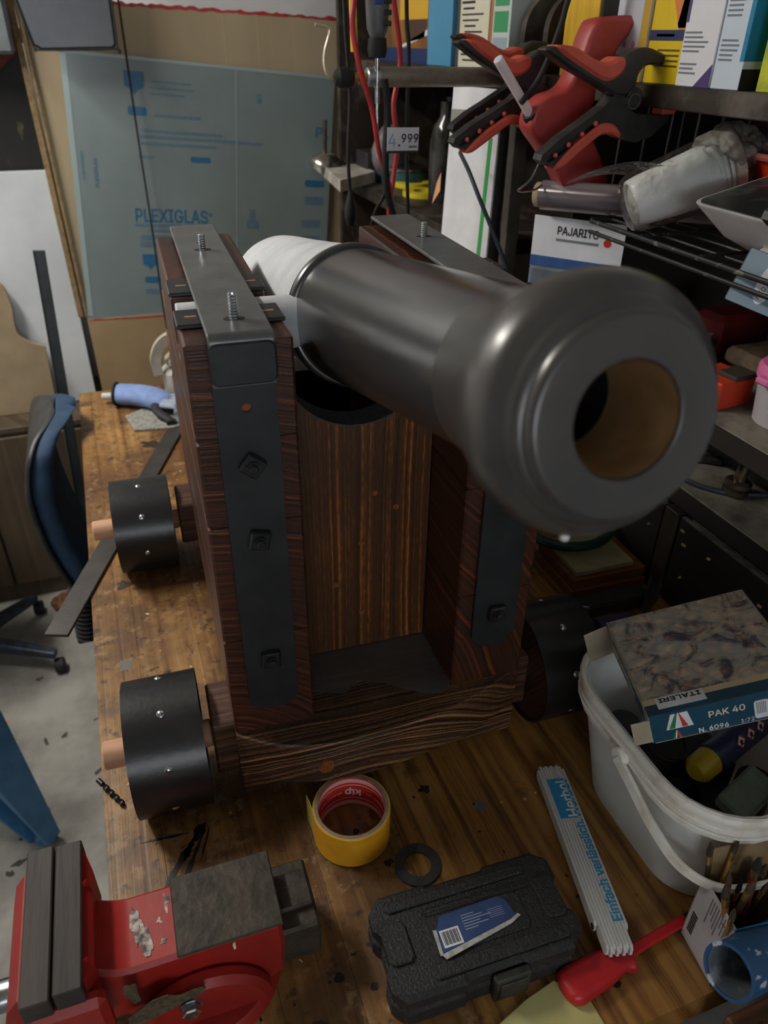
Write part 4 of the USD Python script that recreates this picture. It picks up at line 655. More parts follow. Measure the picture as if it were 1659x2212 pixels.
# blue folding trestle foot
tr = thing('blue_trestle', 'blue painted steel trestle leg splayed on the floor left of the bench', 'trestle', (0, 0, -.88)); trm = M('trestle_blue', S(74, 126, 168), S(58, 106, 146), 14, rough=.5, bump=.15)
u_ = np.array([(-.036, -.014), (.036, -.014), (.036, .026), (.026, .026), (.026, -.004), (-.026, -.004), (-.026, .026), (-.036, .026)])
A_, B_2 = np.array([-.372, 1.34, .012]), np.array([-.50, 1.395, .52])
part(tr, 'leg', sweep(np.array([A_, A_*.7+B_2*.3, A_*.3+B_2*.7, B_2]), u_, [1.0, 1.7, 2.6, 3.2], upv=(-.6, -.6, .35)), trm); part(tr, 'leg', sweep(np.array([(-.66, 1.62, .012), (-.58, 1.5, .5)]), u_, upv=(-.6, -.6, .3)), trm)
part(tr, 'foot', mv(bx(-.022, .022, -.022, .022, 0, .03, .006), (-.372, 1.34, 0)), trm); part(tr, 'beam', rod((-.47, 1.40, .53), (-1.1, 1.62, .56), .022, 16), trm); part(tr, 'brace', rod((-.46, 1.45, .33), (-.62, 1.60, .30), .012, 12), M('trestle_dark', S(30, 34, 40), rough=.6))
fl = []
for k in range(46):
    g = np.random.default_rng(600+k); fl.append(mv(blob(0, 0, g.uniform(.004, .017), g.uniform(.003, .009), 700+k, g.uniform(0, 3), .7, .0004), (g.uniform(-.6, -.12), g.uniform(.35, 1.95), -.8797)))
solo('floor_stains', fl[8:], M('floor_stain', S(66, 64, 62), rough=.8), 'dark spots scattered on the concrete floor left of the bench', 'stains', kind='stuff'); solo('floor_paint_specks', [mv(m, s=(1, 1, 1)) for m in fl[:8]], M('speck_orange', S(206, 104, 70), rough=.8), 'orange paint specks on the concrete floor', 'paint specks', kind='stuff')
# things on the far left bench corner: glove, slab, jug
gl = thing('work_glove', 'light blue work glove with black cuff lying crumpled at the far bench corner', 'glove', (.02, 1.84, .0), (0, 0, -14))
glb = M('glove_blue', S(118, 144, 196), S(132, 154, 202), 50, rough=.8, bump=.3, bscale=400); glg = M('glove_grey', S(150, 158, 176), S(60, 64, 72), 40, lo=.5, hi=.62, rough=.8, bump=.3)
def fing(P, r, m, nm, sc): part(gl, nm, wob(sweep(spline(P, 5), np.array([(math.cos(a)*r, math.sin(a)*r*.7) for a in np.linspace(0, 2*np.pi, 12, endpoint=False)]), np.interp(np.linspace(0, 1, 5*(len(P)-1)+1), *sc)), .0025, 60, len(P)), m, smooth=60)
fing([(-.045, .02, .028), (-.01, .01, .03), (.04, -.01, .030), (.075, -.03, .024), (.09, -.04, .02)], .033, glb, 'cuff', ([0, .2, .6, 1], [1.0, 1.05, 1.1, .8]))
part(gl, 'cuff_hem', sweep(np.array([(-.046+.002*math.cos(a), .02+.034*math.cos(a), .028+.025*math.sin(a)) for a in np.linspace(0, 6.2, 24)]), .004), black_rubber)
for q, (dx, dy, z_) in enumerate([(.165, -.01, .03), (.172, -.045, .028), (.165, -.085, .022), (.14, -.12, .018)]): fing([(.08, -.03-.01*q, .03), (.12, (-.03+dy)/2-.005*q, .034), (dx-.02, dy+.01, z_), (dx, dy, z_-.008)], .0115, glg, 'finger', ([0, 1], [1.1, .9]))
fing([(.06, -.05, .025), (.07, -.085, .022), (.10, -.115, .014), (.105, -.13, .012)], .012, M('glove_black', S(34, 35, 38), rough=.7), 'thumb', ([0, 1], [1, .9]))
solo('stone_slab', prism(np.array([(-.060, .035), (-.046, -.052), (.04, -.068), (.085, -.05), (.09, .03), (.0, .075)]), .007, .001), M('slab_grey', S(158, 156, 148), S(120, 118, 112), 120, rough=.9, bump=.5), 'small speckled grey stone slab under the glove', 'slab', (.052, 1.745, 0))
jg = thing('plastic_jug', 'dirty white plastic jug with a loop handle behind the left cheek of the carriage', 'jug', (.15, 1.87, 0)); jm = M('jug_white', S(196, 192, 180), S(170, 164, 150), 20, rough=.5)
part(jg, 'jug_body', [mv(prism(rrect(.10, .09, .03, 5), .085, .01)), mv(prism(rrect(.08, .07, .025, 5), .03, .01), (0, 0, .085))], jm, smooth=40); part(jg, 'loop_handle', sweep(spline([(-.062, -.02, .075), (-.064, -.02, .115), (-.045, -.02, .152), (-.01, -.02, .168), (.04, -.02, .165)], 6), np.array([(-.012, -.009), (.012, -.009), (.012, .009), (-.012, .009)]), upv=(0, 1, 0)), jm, smooth=30); part(jg, 'jug_cap', mv(cyl(.02, .02, 20), (.03, 0, .113)), jm)
solo('silver_tube_cap', rod((-.055, 1.885, .02), (-.025, 1.878, .02), .009, 16, c=.002), M('cap_pale', S(196, 194, 186), rough=.4), 'small pale tube cap beside the glove cuff', 'cap')
# ================================================================ shelf unit along the right wall
shw = wood('shelf_brown', [(0, S(34, 27, 21)), (.6, S(48, 38, 30)), (1, S(66, 54, 42))], 40, 'y', rough=.55, bump=.2, dirt=[(S(112, 106, 96), 9, .5, .72, .7)])
shd = M('shelf_dark', S(26, 21, 17), S(34, 27, 22), 12, rough=.7)
dustb = M('dusty_board', S(128, 122, 110), S(70, 66, 60), 18, lo=.4, hi=.7, rough=.9, bump=.4, detail=7)
un = thing('shelf_unit', 'dark brown workshop shelf unit standing along the right wall on the bench', 'shelf unit', (0, 0, 0))
XB = 1.11
part(un, 'top_shelf', bx(.745, XB, .30, 2.255, .713, .7405, .0015), shw); part(un, 'lower_shelf', bx(.70, XB, 1.36, 2.255, .424, .452, .0015), shw)
part(un, 'end_panel', toYZ(prism(np.array([(2.255, 0), (2.275, 0), (2.275, 1.1), (2.255, 1.1)]), .41, .001), .70), shw)
rp = Polygon([(0, 0), (.34, 0), (.34, .12), (.06, .12)] + [(.06-.06*math.sin(a), .06+.06*math.cos(a)) for a in np.linspace(0, math.pi/2, 8)][1:]).buffer(0)
for y_, h_ in ((1.378, .12), (1.30, .125)): part(un, 'bookend_panel', toXZ(poly(rp, .016), y_-.008).apply_translation([.765, 0, .7407]), shw)
part(un, 'back_panel', bx(XB, XB+.01, .30, 2.275, 0, 1.1), shd)
for y_ in (1.335, 1.265): part(un, 'upright', bx(.70, .725, y_-.011, y_+.011, 0, .7128, .001), M('upright_grey', S(62, 58, 52), S(84, 78, 70), 20, rough=.6))
part(un, 'inner_panel', bx(.80, XB, 1.20, 1.216, 0, .7128), shd)
part(un, 'dusty_shelf', bx(.78, XB, .30, 1.19, .30, .332, .0015), dustb, label='thick shelf with grey dusty top'); part(un, 'fitting_shelf', bx(.78, XB, .30, 1.19, .178, .2085, .0015), dustb, label='lower shelf covered in pale dust')
part(un, 'shelf_edging', bx(.7785, .78, .30, 1.19, .30, .331), shd); part(un, 'shelf_edging', bx(.7785, .78, .30, 1.19, .178, .2075), shd)
# open boxes under the shelves, resting on the bench
for k, (y0, y1, lab) in enumerate([(.805, 1.17, 'dark brown open drawer box on the bench, left of the box post'), (.33, .765, 'dark brown open drawer box on the bench, right of the box post')]):
    bxx = thing('drawer_box', lab, 'drawer box', (0, 0, 0)); xm = S(150, 144, 134)
    part(bxx, 'front', bx(.784, .792, y0, y1, .001, .160, .001), shd); part(bxx, 'inner_front', bx(.796, .803, y0+.01, y1-.01, .001, .157, .001), shd)
    part(bxx, 'side', bx(.792, 1.09, y0, y0+.009, .001, .16, .001), shd); part(bxx, 'side', bx(.792, 1.09, y1-.009, y1, .001, .16, .001), shd); part(bxx, 'bottom', bx(.803, 1.09, y0+.009, y1-.009, .001, .008), shd)
    part(bxx, 'dust_edge', [bx(.7842, .7918, y0, y1, .16, .1606), bx(.7962, .8028, y0+.01, y1-.01, .157, .1576)], M('edge_dust', S(112, 106, 98), S(70, 66, 60), 60, rough=.9), label='pale worn top edge')
    g = np.random.default_rng(40+k); part(bxx, 'wood_chip', [mv(bx(-.002, .002, -.004, .004, 0, .001), (.7832, g.uniform(y0, y1), g.uniform(.02, .15)), (0, 90, g.uniform(0, 90))) for _ in range(9)], M('chip', S(176, 140, 96), rough=.8), kind='stuff')
part(un, 'box_post', bx(.781, .80, .77, .80, .0005, .163, .001), M('post_brown', S(60, 50, 40), S(44, 36, 30), 30, rough=.6))
# ---------------------------------------------------------------- on the bench under the shelf
tw_ = thing('scraper_blade', 'grey steel putty knife blade leaning against the drawer box', 'putty knife', (.735, .735, 0), (0, 0, 32)); part(tw_, 'blade', toXZ(prism(np.array([(-.03, .098), (-.036, .07), (-.034, .035), (-.012, .004), (.05, .0), (.055, .03), (.02, .05), (-.01, .075)]), .002, .0004)), M('blade_grey', S(92, 90, 86), S(70, 68, 66), 30, rough=.5, metal=.4))
wbk = thing('wood_block_stack', 'two brown wood boards with a pale slab stacked right of the carriage', 'wood boards', (.70, .86, 0), (0, 0, -2)); part(wbk, 'board', bx(-.062, .08, -.055, .07, .0, .019, .001), wood('block_brown', [(0, S(96, 56, 30)), (1, S(140, 88, 48))], 60, 'x')); part(wbk, 'board', bx(-.058, .08, -.05, .07, .0195, .037, .001), made['block_brown']); part(wbk, 'pale_slab', bx(-.05, .06, -.042, .06, .0375, .047, .001), M('pale_slab', S(170, 160, 120), S(150, 140, 104), 20, rough=.7))
bc = thing('black_tin_case', 'flat black case with a shiny corner lying on the bench below the wood boards', 'case', (.69, .772, 0), (0, 0, -3)); part(bc, 'case_body', prism(rrect(.13, .034, .012, 5), .024, .004), M('case_gloss', S(38, 37, 35), S(52, 50, 47), 20, rough=.3), smooth=40); part(bc, 'shiny_corner', sweep(np.array([(-.064+.011*(1-math.cos(a)), -.016+.011*(1-math.sin(a)), .0245) for a in np.linspace(0.1, 1.5, 8)]), .0018), steel)
solo('green_hose', sweep(np.array([(.70+.075*math.cos(a), .935+.07*math.sin(a), .055+.0012*a) for a in np.linspace(2.2, 8.0, 50)]), .009), M('hose_green', S(14, 60, 50), S(20, 74, 60), 30, rough=.35), 'coil of dark green hose lying on the wood boards', 'hose')
solo('small_screw', [rod((.607, .905, .004), (.617, .893, .004), .003, 10), mv(cyl(.005, .003, 12), (.607, .905, .001))], zinc, 'small bright screw on the bench right of the carriage', 'screw')
# ---------------------------------------------------------------- dusty shelf
orb = thing('orange_box', 'orange open box with yellow edges on the dusty shelf', 'box', (.832, .812, .3325), (0, 0, 6)); orm = M('orange_card', S(206, 66, 34), S(190, 56, 30), 20, rough=.5); part(orb, 'box_body', bx(-.03, .04, -.034, .034, 0, .042, .002), orm); part(orb, 'yellow_tab', bx(-.029, -.017, .018, .033, .0425, .052, .001), M('tab_yellow', S(214, 190, 40), rough=.5)); part(orb, 'dark_lid', bx(-.005, .04, -.036, .0, .0425, .049, .001), M('lid_olive', S(60, 54, 44), rough=.7))
pj_ = thing('pink_lid_jar', 'translucent jar with a pink lid standing on the dusty shelf', 'jar', (.868, .712, .3325)); part(pj_, 'jar_body', lathe([(0, 0), (.036, 0), (.040, .004), (.047, .075), (0, .075)], 36), M('jar_milky', S(186, 180, 184), rough=.3), smooth=40); pkm = M('lid_pink', S(226, 120, 172), S(216, 108, 160), 14, rough=.45); part(pj_, 'lid', lathe([(.049, .066), (.050, .068), (.050, .082), (.046, .087), (0, .089)], 36), pkm, smooth=40); part(pj_, 'lid_tab', bx(-.062, -.046, -.012, .012, .066, .076, .003), pkm)
solo('sanding_pad', wob(bx(-.05, .06, -.05, .06, 0, .03, .008).subdivide().subdivide(), .004, 30, 2), M('pad_brown', S(126, 106, 86), S(96, 80, 64), 30, rough=.9, bump=.4), 'rough brown sanding pad lying deep on the dusty shelf', 'sanding pad', (1.0, .87, .336))
rt_ = thing('red_power_tool', 'dark red power tool lying at the back of the dusty shelf', 'power tool', (1.0, .975, .3325)); part(rt_, 'tool_body', prism(rrect(.12, .07, .02, 4), .075, .01), M('tool_red', S(110, 22, 28), S(84, 18, 22), 20, rough=.4), smooth=30); part(rt_, 'tool_base', bx(-.07, .07, -.045, .04, -.0, .012), black_plastic); part(rt_, 'tool_nose', rod((-.06, -.02, .035), (-.10, -.04, .03), .012, 16), steel)
bt2 = thing('black_yellow_tool', 'black tool grip with a yellow stripe at the right of the dusty shelf', 'hand tool', (.98, .80, .398), (0, 12, 20)); part(bt2, 'grip', prism(rrect(.05, .06, .015, 4), .07, .008), black_plastic, smooth=30); part(bt2, 'yellow_stripe', mv(bx(-.0265, -.025, -.004, .004, .01, .06, .0005), (0, .02, 0)), M('stripe_yellow', S(206, 180, 40), rough=.5)); part(bt2, 'tool_foot', bx(-.03, .03, -.03, .03, -.06, 0, .004), black_plastic)
# ---------------------------------------------------------------- fitting shelf
ft_ = thing('pipe_fitting', 'tarnished brass pipe fitting standing on the pale dusty lower shelf', 'pipe fitting', (.845, .735, .2085), (0, 6, 0)); brz = M('tarnished', S(120, 106, 88), S(84, 74, 62), 40, rough=.3, metal=.8); part(ft_, 'collar', lathe([(0, 0), (.018, 0), (.020, .004), (.020, .010), (.0165, .012), (.020, .0145), (.020, .021), (.017, .0235), (.009, .024), (0, .024)], 28), brz, smooth=35); part(ft_, 'stem', lathe([(0, .0242), (.0095, .0242), (.0085, .05), (0, .05)], 24), brz, smooth=35); part(ft_, 'head', lathe([(0, .0502), (.012, .0502), (.0165, .056), (.0165, .064), (.01, .068), (0, .068)], 24), brz, smooth=35)
pr = thing('blue_pliers', 'pliers with light blue handles lying on the lower dusty shelf', 'pliers', (.86, .84, .215), (0, 0, -40)); hb = M('handle_blue', S(60, 150, 190), S(50, 136, 176), 30, rough=.4)
for s_ in (-1, 1): part(pr, 'handle', sweep(spline([(.0, s_*.004, 0), (-.03, s_*.012, 0), (-.075, s_*.014, 0), (-.11, s_*.010, 0)], 5), .005), hb, smooth=40)
part(pr, 'jaw', bx(.0, .04, -.008, .008, -.005, .006, .002), black_iron)
solo('grey_cable', sweep(spline([(.80, .90, .2125), (.795, .80, .2125), (.82, .745, .2125), (.87, .715, .2125), (.95, .69, .2125)], 8), .004), M('cable_slate', S(44, 54, 62), rough=.5), 'slate grey cable lying across the lower dusty shelf', 'cable')
# ---------------------------------------------------------------- wire rack with kitchen things
rk = thing('wire_rack', 'black wire rack shelf hanging under the top shelf', 'wire rack', (0, 0, 0)); wr = M('wire_grey', S(96, 96, 94), rough=.4, metal=.5); wk = M('wire_black', S(24, 24, 24), S(110, 106, 98), 60, lo=.6, hi=.7, rough=.5)
part(rk, 'front_rail', [rod((.70, .35, .562), (.70, 1.0, .562), .0035, 10), rod((.70, .35, .547), (.70, 1.0, .547), .003, 10)], wk); part(rk, 'back_rail', rod((1.06, .35, .562), (1.06, 1.15, .562), .0035, 10), wk)
for k in range(9): part(rk, 'long_wire', rod((.735+.04*k, .35, .563), (.735+.04*k, 1.0+.15*(k > 0), .563), .002, 8), wk)
for k in range(7): part(rk, 'cross_wire', rod((.70, .40+.12*k, .565), (1.06, .40+.12*k, .565), .0024, 8), wk)
for k, y_ in enumerate((1.50, 1.38, 1.31, 1.24, 1.17, 1.11)):
    if y_ < 1.19: part(rk, 'hanger_wire', rod((1.06, y_, .562), (1.06, y_, .7128), .002, 8), wr)
for y_ in (.5, 1.04, 1.13): part(rk, 'hanger_wire', rod((1.0-.06*(y_ > 1), y_, .565), (1.0-.06*(y_ > 1), y_, .7128), .0018, 8), wr)
for k, y_ in enumerate((1.02, .96, .905, .85)): part(rk, 'hanger_wire', rod((.80, y_+.08, .565), (.80, y_+.08, .7128), .0017, 8), wr)
# foil roll, cups in a bag, packet, scale
fr_ = thing('foil_roll', 'roll of cling film on a brown card core lying on the wire rack', 'film roll', (.672, 1.108, .583), (0, -2.5, -58)); part(fr_, 'film', mv(lathe([(.0165, 0), (.022, .001), (.022, .30), (.0165, .3)], 40, True), r=(0, 90, 0)).apply_translation([.006, 0, 0]), M('film_silver', S(170, 164, 166), S(110, 100, 104), 10, rough=.2, metal=.4, st=(.1, 3, 3)), smooth=40); part(fr_, 'core', mv(lathe([(.0155, -.004), (.0185, -.004), (.0185, .31), (.0155, .31)], 36, True), r=(0, 90, 0)), M('core_card', S(196, 182, 150), S(180, 166, 136), 40, rough=.8), smooth=40); part(fr_, 'core_plug', mv(cyl(.0155, .004, 30, z0=.004), r=(0, 90, 0)), made['core_card'])
cupw = M('cup_white', S(232, 232, 230), rough=.4, subsurface_weight=.1, subsurface_scale=.01)
ax = np.array([.105, -.034, .043]); ax = ax/np.linalg.norm(ax); o_ = np.array([.703, .918, .599])
cu = thing('cup_stack', 'stack of white plastic cups lying in a clear bag on the wire rack', 'cups', (0, 0, 0))
part(cu, 'bottom_cup', align(lathe([(0, .004), (.026, .004), (.027, 0), (.031, .001), (.033, .012), (.041, .115), (.040, .115), (0, .02)], 40), o_, o_+ax), cupw, smooth=40)
for k in range(3): part(cu, 'cup_rim', align(lathe([(.039, .108+.0065*k), (.0425, .1085+.0065*k), (.0432, .1105+.0065*k), (.0425, .113+.0065*k), (.039, .1135+.0065*k)], 40), o_, o_+ax), cupw, smooth=40)
part(cu, 'top_cup', align(lathe([(.0385, .128), (.0415, .130), (.0415, .142), (.0385, .142)], 40), o_, o_+ax), M('cup_beige', S(214, 200, 186), rough=.5), smooth=40)
prf = [(.0, -.012), (.02, -.011), (.034, -.006), (.040, .005), (.044, .06), (.048, .10), (.050, .14), (.040, .15), (.022, .156), (.02, .16), (.032, .17), (.042, .185), (.046, .20), (.042, .212)]
bag = lathe(prf, 60).subdivide(); v = np.array(bag.vertices); rr = np.hypot(v[:, 0], v[:, 1]); an = np.arctan2(v[:, 1], v[:, 0]); w = np.clip((v[:, 2]-.12)/.05, .15, 1)
f_ = 1 + .35*w*(meshkit.fbm(np.stack([np.cos(an)*3, np.sin(an)*3, v[:, 2]*30], 1), 4, 9)-.5); bag.vertices = np.column_stack([v[:, 0]*f_, v[:, 1]*f_, v[:, 2]])
bg = align(bag, o_, o_+ax)
part(cu, 'clear_bag', bg, film('bag_film', (.98, .98, .97), .12, 1.36, .025, S(214, 208, 196), .5, 60), smooth=True, label='crumpled clear plastic bag')
part(cu, 'bag_fold', mv(wob(mv(ball(.036, 5), s=(1.3, 1.0, .72)), .020, 38, 7), (.818, .872, .674)), film('bag_crumple', (.95, .95, .94), .10, 1.5, .28, S(232, 226, 214), .6, 70), smooth=True)
tk = solo('paper_flap', solid_sheet(10, 5, lambda u, v: (.66+.10*u, 1.02-.10*u-.05*v, .612+.018*np.sin(3*u)+.022*v), .0006, (0, 0, 1)), made['bag_film'], 'thin clear plastic film lying over the film roll beside the cups', 'film', smooth=True)
pk = thing('hanging_packet', 'white and blue blister packet hanging below the film roll', 'packet', (.672, 1.115, .430), (0, 0, -52))
part(pk, 'card', bx(0, .15, 0, .001, .06, .122, .0003), white_paper); part(pk, 'blue_band', bx(0, .15, -.0008, .0012, .044, .06), M('packet_blue', S(52, 84, 140), S(70, 100, 150), 40, rough=.4)); part(pk, 'blister', bx(.004, .146, -.008, .001, -.05, .044, .004), M('blister_grey', S(120, 128, 134), S(90, 98, 106), 14, rough=.15)); part(pk, 'packet_edge', bx(0, .15, .0012, .0018, -.06, .06), M('packet_pale', S(140, 160, 190), rough=.3))
part(pk, 'lettering', put(mv(text('PAJARITO', .012, .0003, True, width=.068), (.075, .1025, 0)), frame((0, -.0003, 0), (1, 0, 0), (0, 0, 1))), ink_black); part(pk, 'red_dot', put(mv(poly(Point(0, 0).buffer(.006, 12), .0004), (.124, .092, 0)), frame((0, -.0003, 0), (1, 0, 0), (0, 0, 1))), redp); part(pk, 'print_line', bx(.04, .11, -.0004, 0, .086, .090), ink_grey)
sl = thing('kitchen_scale', 'white kitchen scale with a dark glass display on the wire rack', 'scale', (.762, .688, .566), (0, 0, 0)); slw = M('scale_white', S(206, 200, 202), S(196, 190, 192), 20, rough=.35)
R_ = [np.column_stack([rrect(w_, h_, .02, 5), np.full(20, z_)]) + [dx, 0, 0] for w_, h_, z_, dx in ((.05, .13, 0, .03), (.10, .18, .02, .02), (.145, .215, .052, .01), (.15, .22, .056, .01))]
V_, F_ = loft(R_); R3 = np.array(R_[-1]); nV = len(V_)
R_ = [r_ + (np.column_stack([r_[:, 0]*0, r_[:, 0]*0, .22*(r_[:, 0]+.065)*(r_[:, 2] > .03)])) for r_ in R_]
V_, F_ = loft(R_); t_ = np.asarray(manifold3d.triangulate([R_[0][:, :2].tolist()])); part(sl, 'scale_body', trimesh.Trimesh(V_, np.vstack([F_, t_[:, ::-1], t_+60]), process=False), slw, smooth=40)
ins = off(R_[-1][:, :2], .005); part(sl, 'glass_plate', (lambda a: trimesh.Trimesh(*(lambda V, F: (V, np.vstack([F, t_+20])))(*loft([a, a+[0, 0, .0012]])), process=False))(np.column_stack([ins, .0562+.22*(ins[:, 0]+.065)])), M('scale_glass', S(44, 46, 46), S(86, 92, 86), 14, lo=.5, hi=.7, rough=.2))
part(sl, 'print_line', mv(bx(-.02, .03, -.006, .006, 0, .0008), (.05, -.02, .0832), (0, -12.4, 60)), ink_grey)
rb = thing('red_bowl', 'red plastic bowl standing behind the kitchen scale', 'bowl', (.912, .805, .578), (0, 0, 0)); part(rb, 'bowl_wall', lathe([(0, 0), (.05, .0), (.075, .045), (.090, .083), (.097, .086), (.097, .09), (.088, .0885), (.072, .048), (.048, .006), (0, .006)], 56), M('bowl_red', S(214, 60, 30), S(200, 50, 28), 10, rough=.3), smooth=40); part(rb, 'bowl_rim', lathe([(.090, .0875), (.0985, .0845), (.1005, .088), (.0975, .092), (.090, .0915)], 56, True), M('bowl_rim', S(176, 96, 92), rough=.4), smooth=40)
gb = thing('grey_carton', 'blue grey carton with a white oval label at the right picture edge', 'carton', (.70, .705, .528), (-14, 10, -66)); gbm = M('carton_grey', S(128, 148, 162), S(136, 156, 168), 12, rough=.5)
part(gb, 'carton_body', bx(0, .10, 0, .035, 0, .062, .0008), gbm); part(gb, 'carton_side', bx(-.0006, 0, .0, .035, .002, .06), M('carton_side', S(110, 130, 144), rough=.5)); part(gb, 'open_flap', mv(bx(.01, .1, 0, .03, 0, .001), (0, .0, .0625), (18, 0, 0)), M('flap_white', S(214, 208, 196), rough=.7))
Fg = frame((0, -.0002, 0), (1, 0, 0), (0, 0, 1)); part(gb, 'oval_label', put(mv(poly(affinity.scale(Point(0, 0).buffer(1, 20), .0105, .024), .0003), (.036, .032, 0), (0, 0, 0)), Fg), white_paper); part(gb, 'lettering', put(mv(text('Proxxon', .008, .0003, False, width=.036), (0, 0, 0), (0, 0, 78)).apply_translation([.036, .032, .0003]), Fg), ink_grey); part(gb, 'red_mark', mv(bx(-.001, -.0006, .008, .026, .026, .040), (0, 0, 0)), M('mark_orange', S(206, 84, 60), rough=.5))
# ---------------------------------------------------------------- things standing on the top shelf
def shelf_box(nm, lab, y0, y1, h, m, deep=.16, dx=0., extra=None, cat='carton'):
    y0, y1 = y0*1.0514, y1*1.0514; t = thing(nm, lab, cat, (.758+dx, y0, .7408)); part(t, 'box_body', bx(0, deep, 0, y1-y0, 0, h, .0008), m); W = y1-y0
    F = frame((-.0001, W, 0), (0, -1, 0), (0, 0, 1)); F2 = frame((0, -.0001, 0), (1, 0, 0), (0, 0, 1))     # the side facing the room, and the end facing the camera
    for nm2, P, m2 in (extra(W, h, deep) if extra else []):
        if P[0] == 'T': q = put(mv(text(P[1], P[2], .0003, True, width=P[5] if len(P) > 5 else None), (P[3], P[4], 0)), F)
        elif P[0] == 'E': q = put(poly(P[1], .0004), F2)
        else: q = put(poly(P[1], .0004), F)
        part(t, nm2, q, m2)
    return t
c = lambda r, g_, b: M(f'ink_{r}_{g_}_{b}', S(r, g_, b), rough=.45)
def lines(W, z0, n, x0=.12, x1=.85, p=.0062, th=.0026, seed=1):
    g = np.random.default_rng(seed); return [('print_line', ('P', sbox(W*x0, z0-k*p, W*(x0+(x1-x0)*g.uniform(.6, 1)), z0-k*p+th)), ink_grey) for k in range(n)]
shelf_box('snack_bag', 'brown and orange packet with a blue swoosh at the left of the top shelf', 1.70, 2.02, .2, M('pack_brown', S(96, 70, 50), S(150, 98, 40), 9, rough=.35), extra=lambda W, h, d: [('printed_band', ('P', sbox(W*.5, .085, W, .2)), c(214, 168, 44)), ('printed_band', ('P', sbox(0, 0, W, .03)), c(30, 50, 96)), ('printed_swoosh', ('P', Polygon([(W*.55, .03), (W, .055), (W, .066), (W*.55, .036)])), c(214, 218, 226)), ('printed_cup', ('P', Polygon([(W*.62, .04), (W*.95, .05), (W*.98, .085), (W*.58, .085)])), c(74, 52, 44))], cat='packet')
shelf_box('light_blue_box', 'plain light blue box on the top shelf beside the brown packet', 1.572, 1.69, .2, M('box_blue', S(72, 140, 180), S(80, 148, 186), 6, rough=.4), dx=-.004)
shelf_box('grey_folder', 'narrow dark folder right of the light blue box', 1.548, 1.568, .2, M('folder_dark', S(70, 70, 68), rough=.5), dx=.004, cat='folder')
g = np.random.default_rng(77)
shelf_box('cream_booklet', 'cream booklet covered in dark handwriting on the top shelf', 1.425, 1.545, .19, M('cream_paper', S(216, 210, 190), S(206, 200, 180), 12, rough=.7), extra=lambda W, h, d: [('handwriting', ('P', sbox(W*g.uniform(.05, .2), .012+.0095*k, W*g.uniform(.5, .92), .0135+.0095*k+g.uniform(.001, .003))), ink_black) for k in range(16)], cat='booklet')
shelf_box('green_label_box', 'box with green picture labels beside the cream booklet', 1.345, 1.418, .2, M('label_box', S(190, 200, 196), rough=.5), extra=lambda W, h, d: [('label_tile', ('P', sbox(W*.2, .02+.04*k, W*.9, .052+.04*k)), c(60, 150, 96) if k != 0 else c(150, 166, 176)) for k in range(4)] + [('orange_edge', ('P', sbox(0, 0, W*.12, .2)), c(176, 110, 56))])
shelf_box('yellow_box', 'bright yellow box behind the red glue gun', 1.085, 1.172, .2, M('box_yellow', S(226, 182, 20), S(206, 160, 16), 60, rough=.45, st=(1, 1, .2)))
shelf_box('white_tall_box', 'whitish box with small pink dots left of the orange picture box', .968, 1.056, .2, M('box_white', S(206, 208, 216), S(196, 198, 206), 8, rough=.4), extra=lambda W, h, d: [('pink_dot', ('P', Point(W*(.25+.22*k), .045).buffer(.004, 8)), c(214, 120, 140)) for k in range(3)] + [('gold_edge', ('P', sbox(W*.82, 0, W, .2)), c(196, 160, 60))] + lines(W, .03, 3))
shelf_box('orange_picture_box', 'yellow box with an orange picture and a navy stripe on the top shelf', .892, .962, .2, M('box_lemon', S(232, 200, 26), S(226, 190, 22), 10, rough=.4), extra=lambda W, h, d: [('navy_stripe', ('P', sbox(0, .050, W, .062)), c(42, 52, 96)), ('picture', ('P', Polygon([(W*.3, .2), (W*.5, .10), (W*.78, .062), (W, .062), (W, .2)])), c(222, 128, 62)), ('picture', ('P', Polygon([(W*.72, .064), (W*.95, .064), (W*.98, .10), (W*.82, .105)])), c(150, 196, 226)), ('lettering', ('T', 'Aufkleber', .006, W*.45, .0555, W*.6) if 0 else ('P', sbox(W*.2, .0545, W*.7, .0575)), ink_white)] + [('print_line', ('P', sbox(W*.3, .038-k*.006, W*.9, .0402-k*.006)), c(96, 80, 30)) for k in range(4)])
shelf_box('white_box_purple_corner', 'white box with grey text and a purple corner on the top shelf', .828, .889, .2, M('box_pure', S(228, 228, 232), S(220, 220, 226), 8, rough=.4), extra=lambda W, h, d: [('purple_corner', ('P', Polygon([(W*.55, 0), (W, 0), (W, .026)])), c(74, 56, 112)), ('purple_edge', ('P', sbox(0, .07, W*.08, .2)), c(70, 58, 100))] + lines(W, .058, 5, .05, .8, .005, .002, 3) + lines(W, .024, 3, .05, .55, .005, .002, 4), dx=-.006)
shelf_box('white_blue_box', 'pale box with grey text and a blue side at the right of the top shelf', .779, .825, .2, M('box_pale', S(206, 218, 230), S(198, 212, 226), 8, rough=.4), extra=lambda W, h, d: [('blue_side', ('E', sbox(0, .03, d, .2)), c(22, 126, 168)), ('blue_side', ('P', sbox(W*.86, .03, W, .2)), c(22, 126, 168)), ('black_base', ('E', sbox(0, 0, d, .022)), ink_black)] + lines(W, .13, 5, .1, .75, .005, .002, 5) + lines(W, .09, 4, .1, .75, .005, .002, 6) + lines(W, .05, 5, .1, .75, .005, .002, 7), dx=-.006)
shelf_box('lime_box', 'lime yellow box at the right picture edge of the top shelf', .66, .758, .14, M('box_lime', S(206, 206, 40), S(150, 170, 40), 30, rough=.45))
solo('red_pad', bx(-.06, .0, -.03, .03, 0, .012, .003), M('pad_red', S(206, 70, 50), rough=.5), 'flat red rubber jaw pad lying on the top shelf edge', 'pad', (.83, .975, .7408))
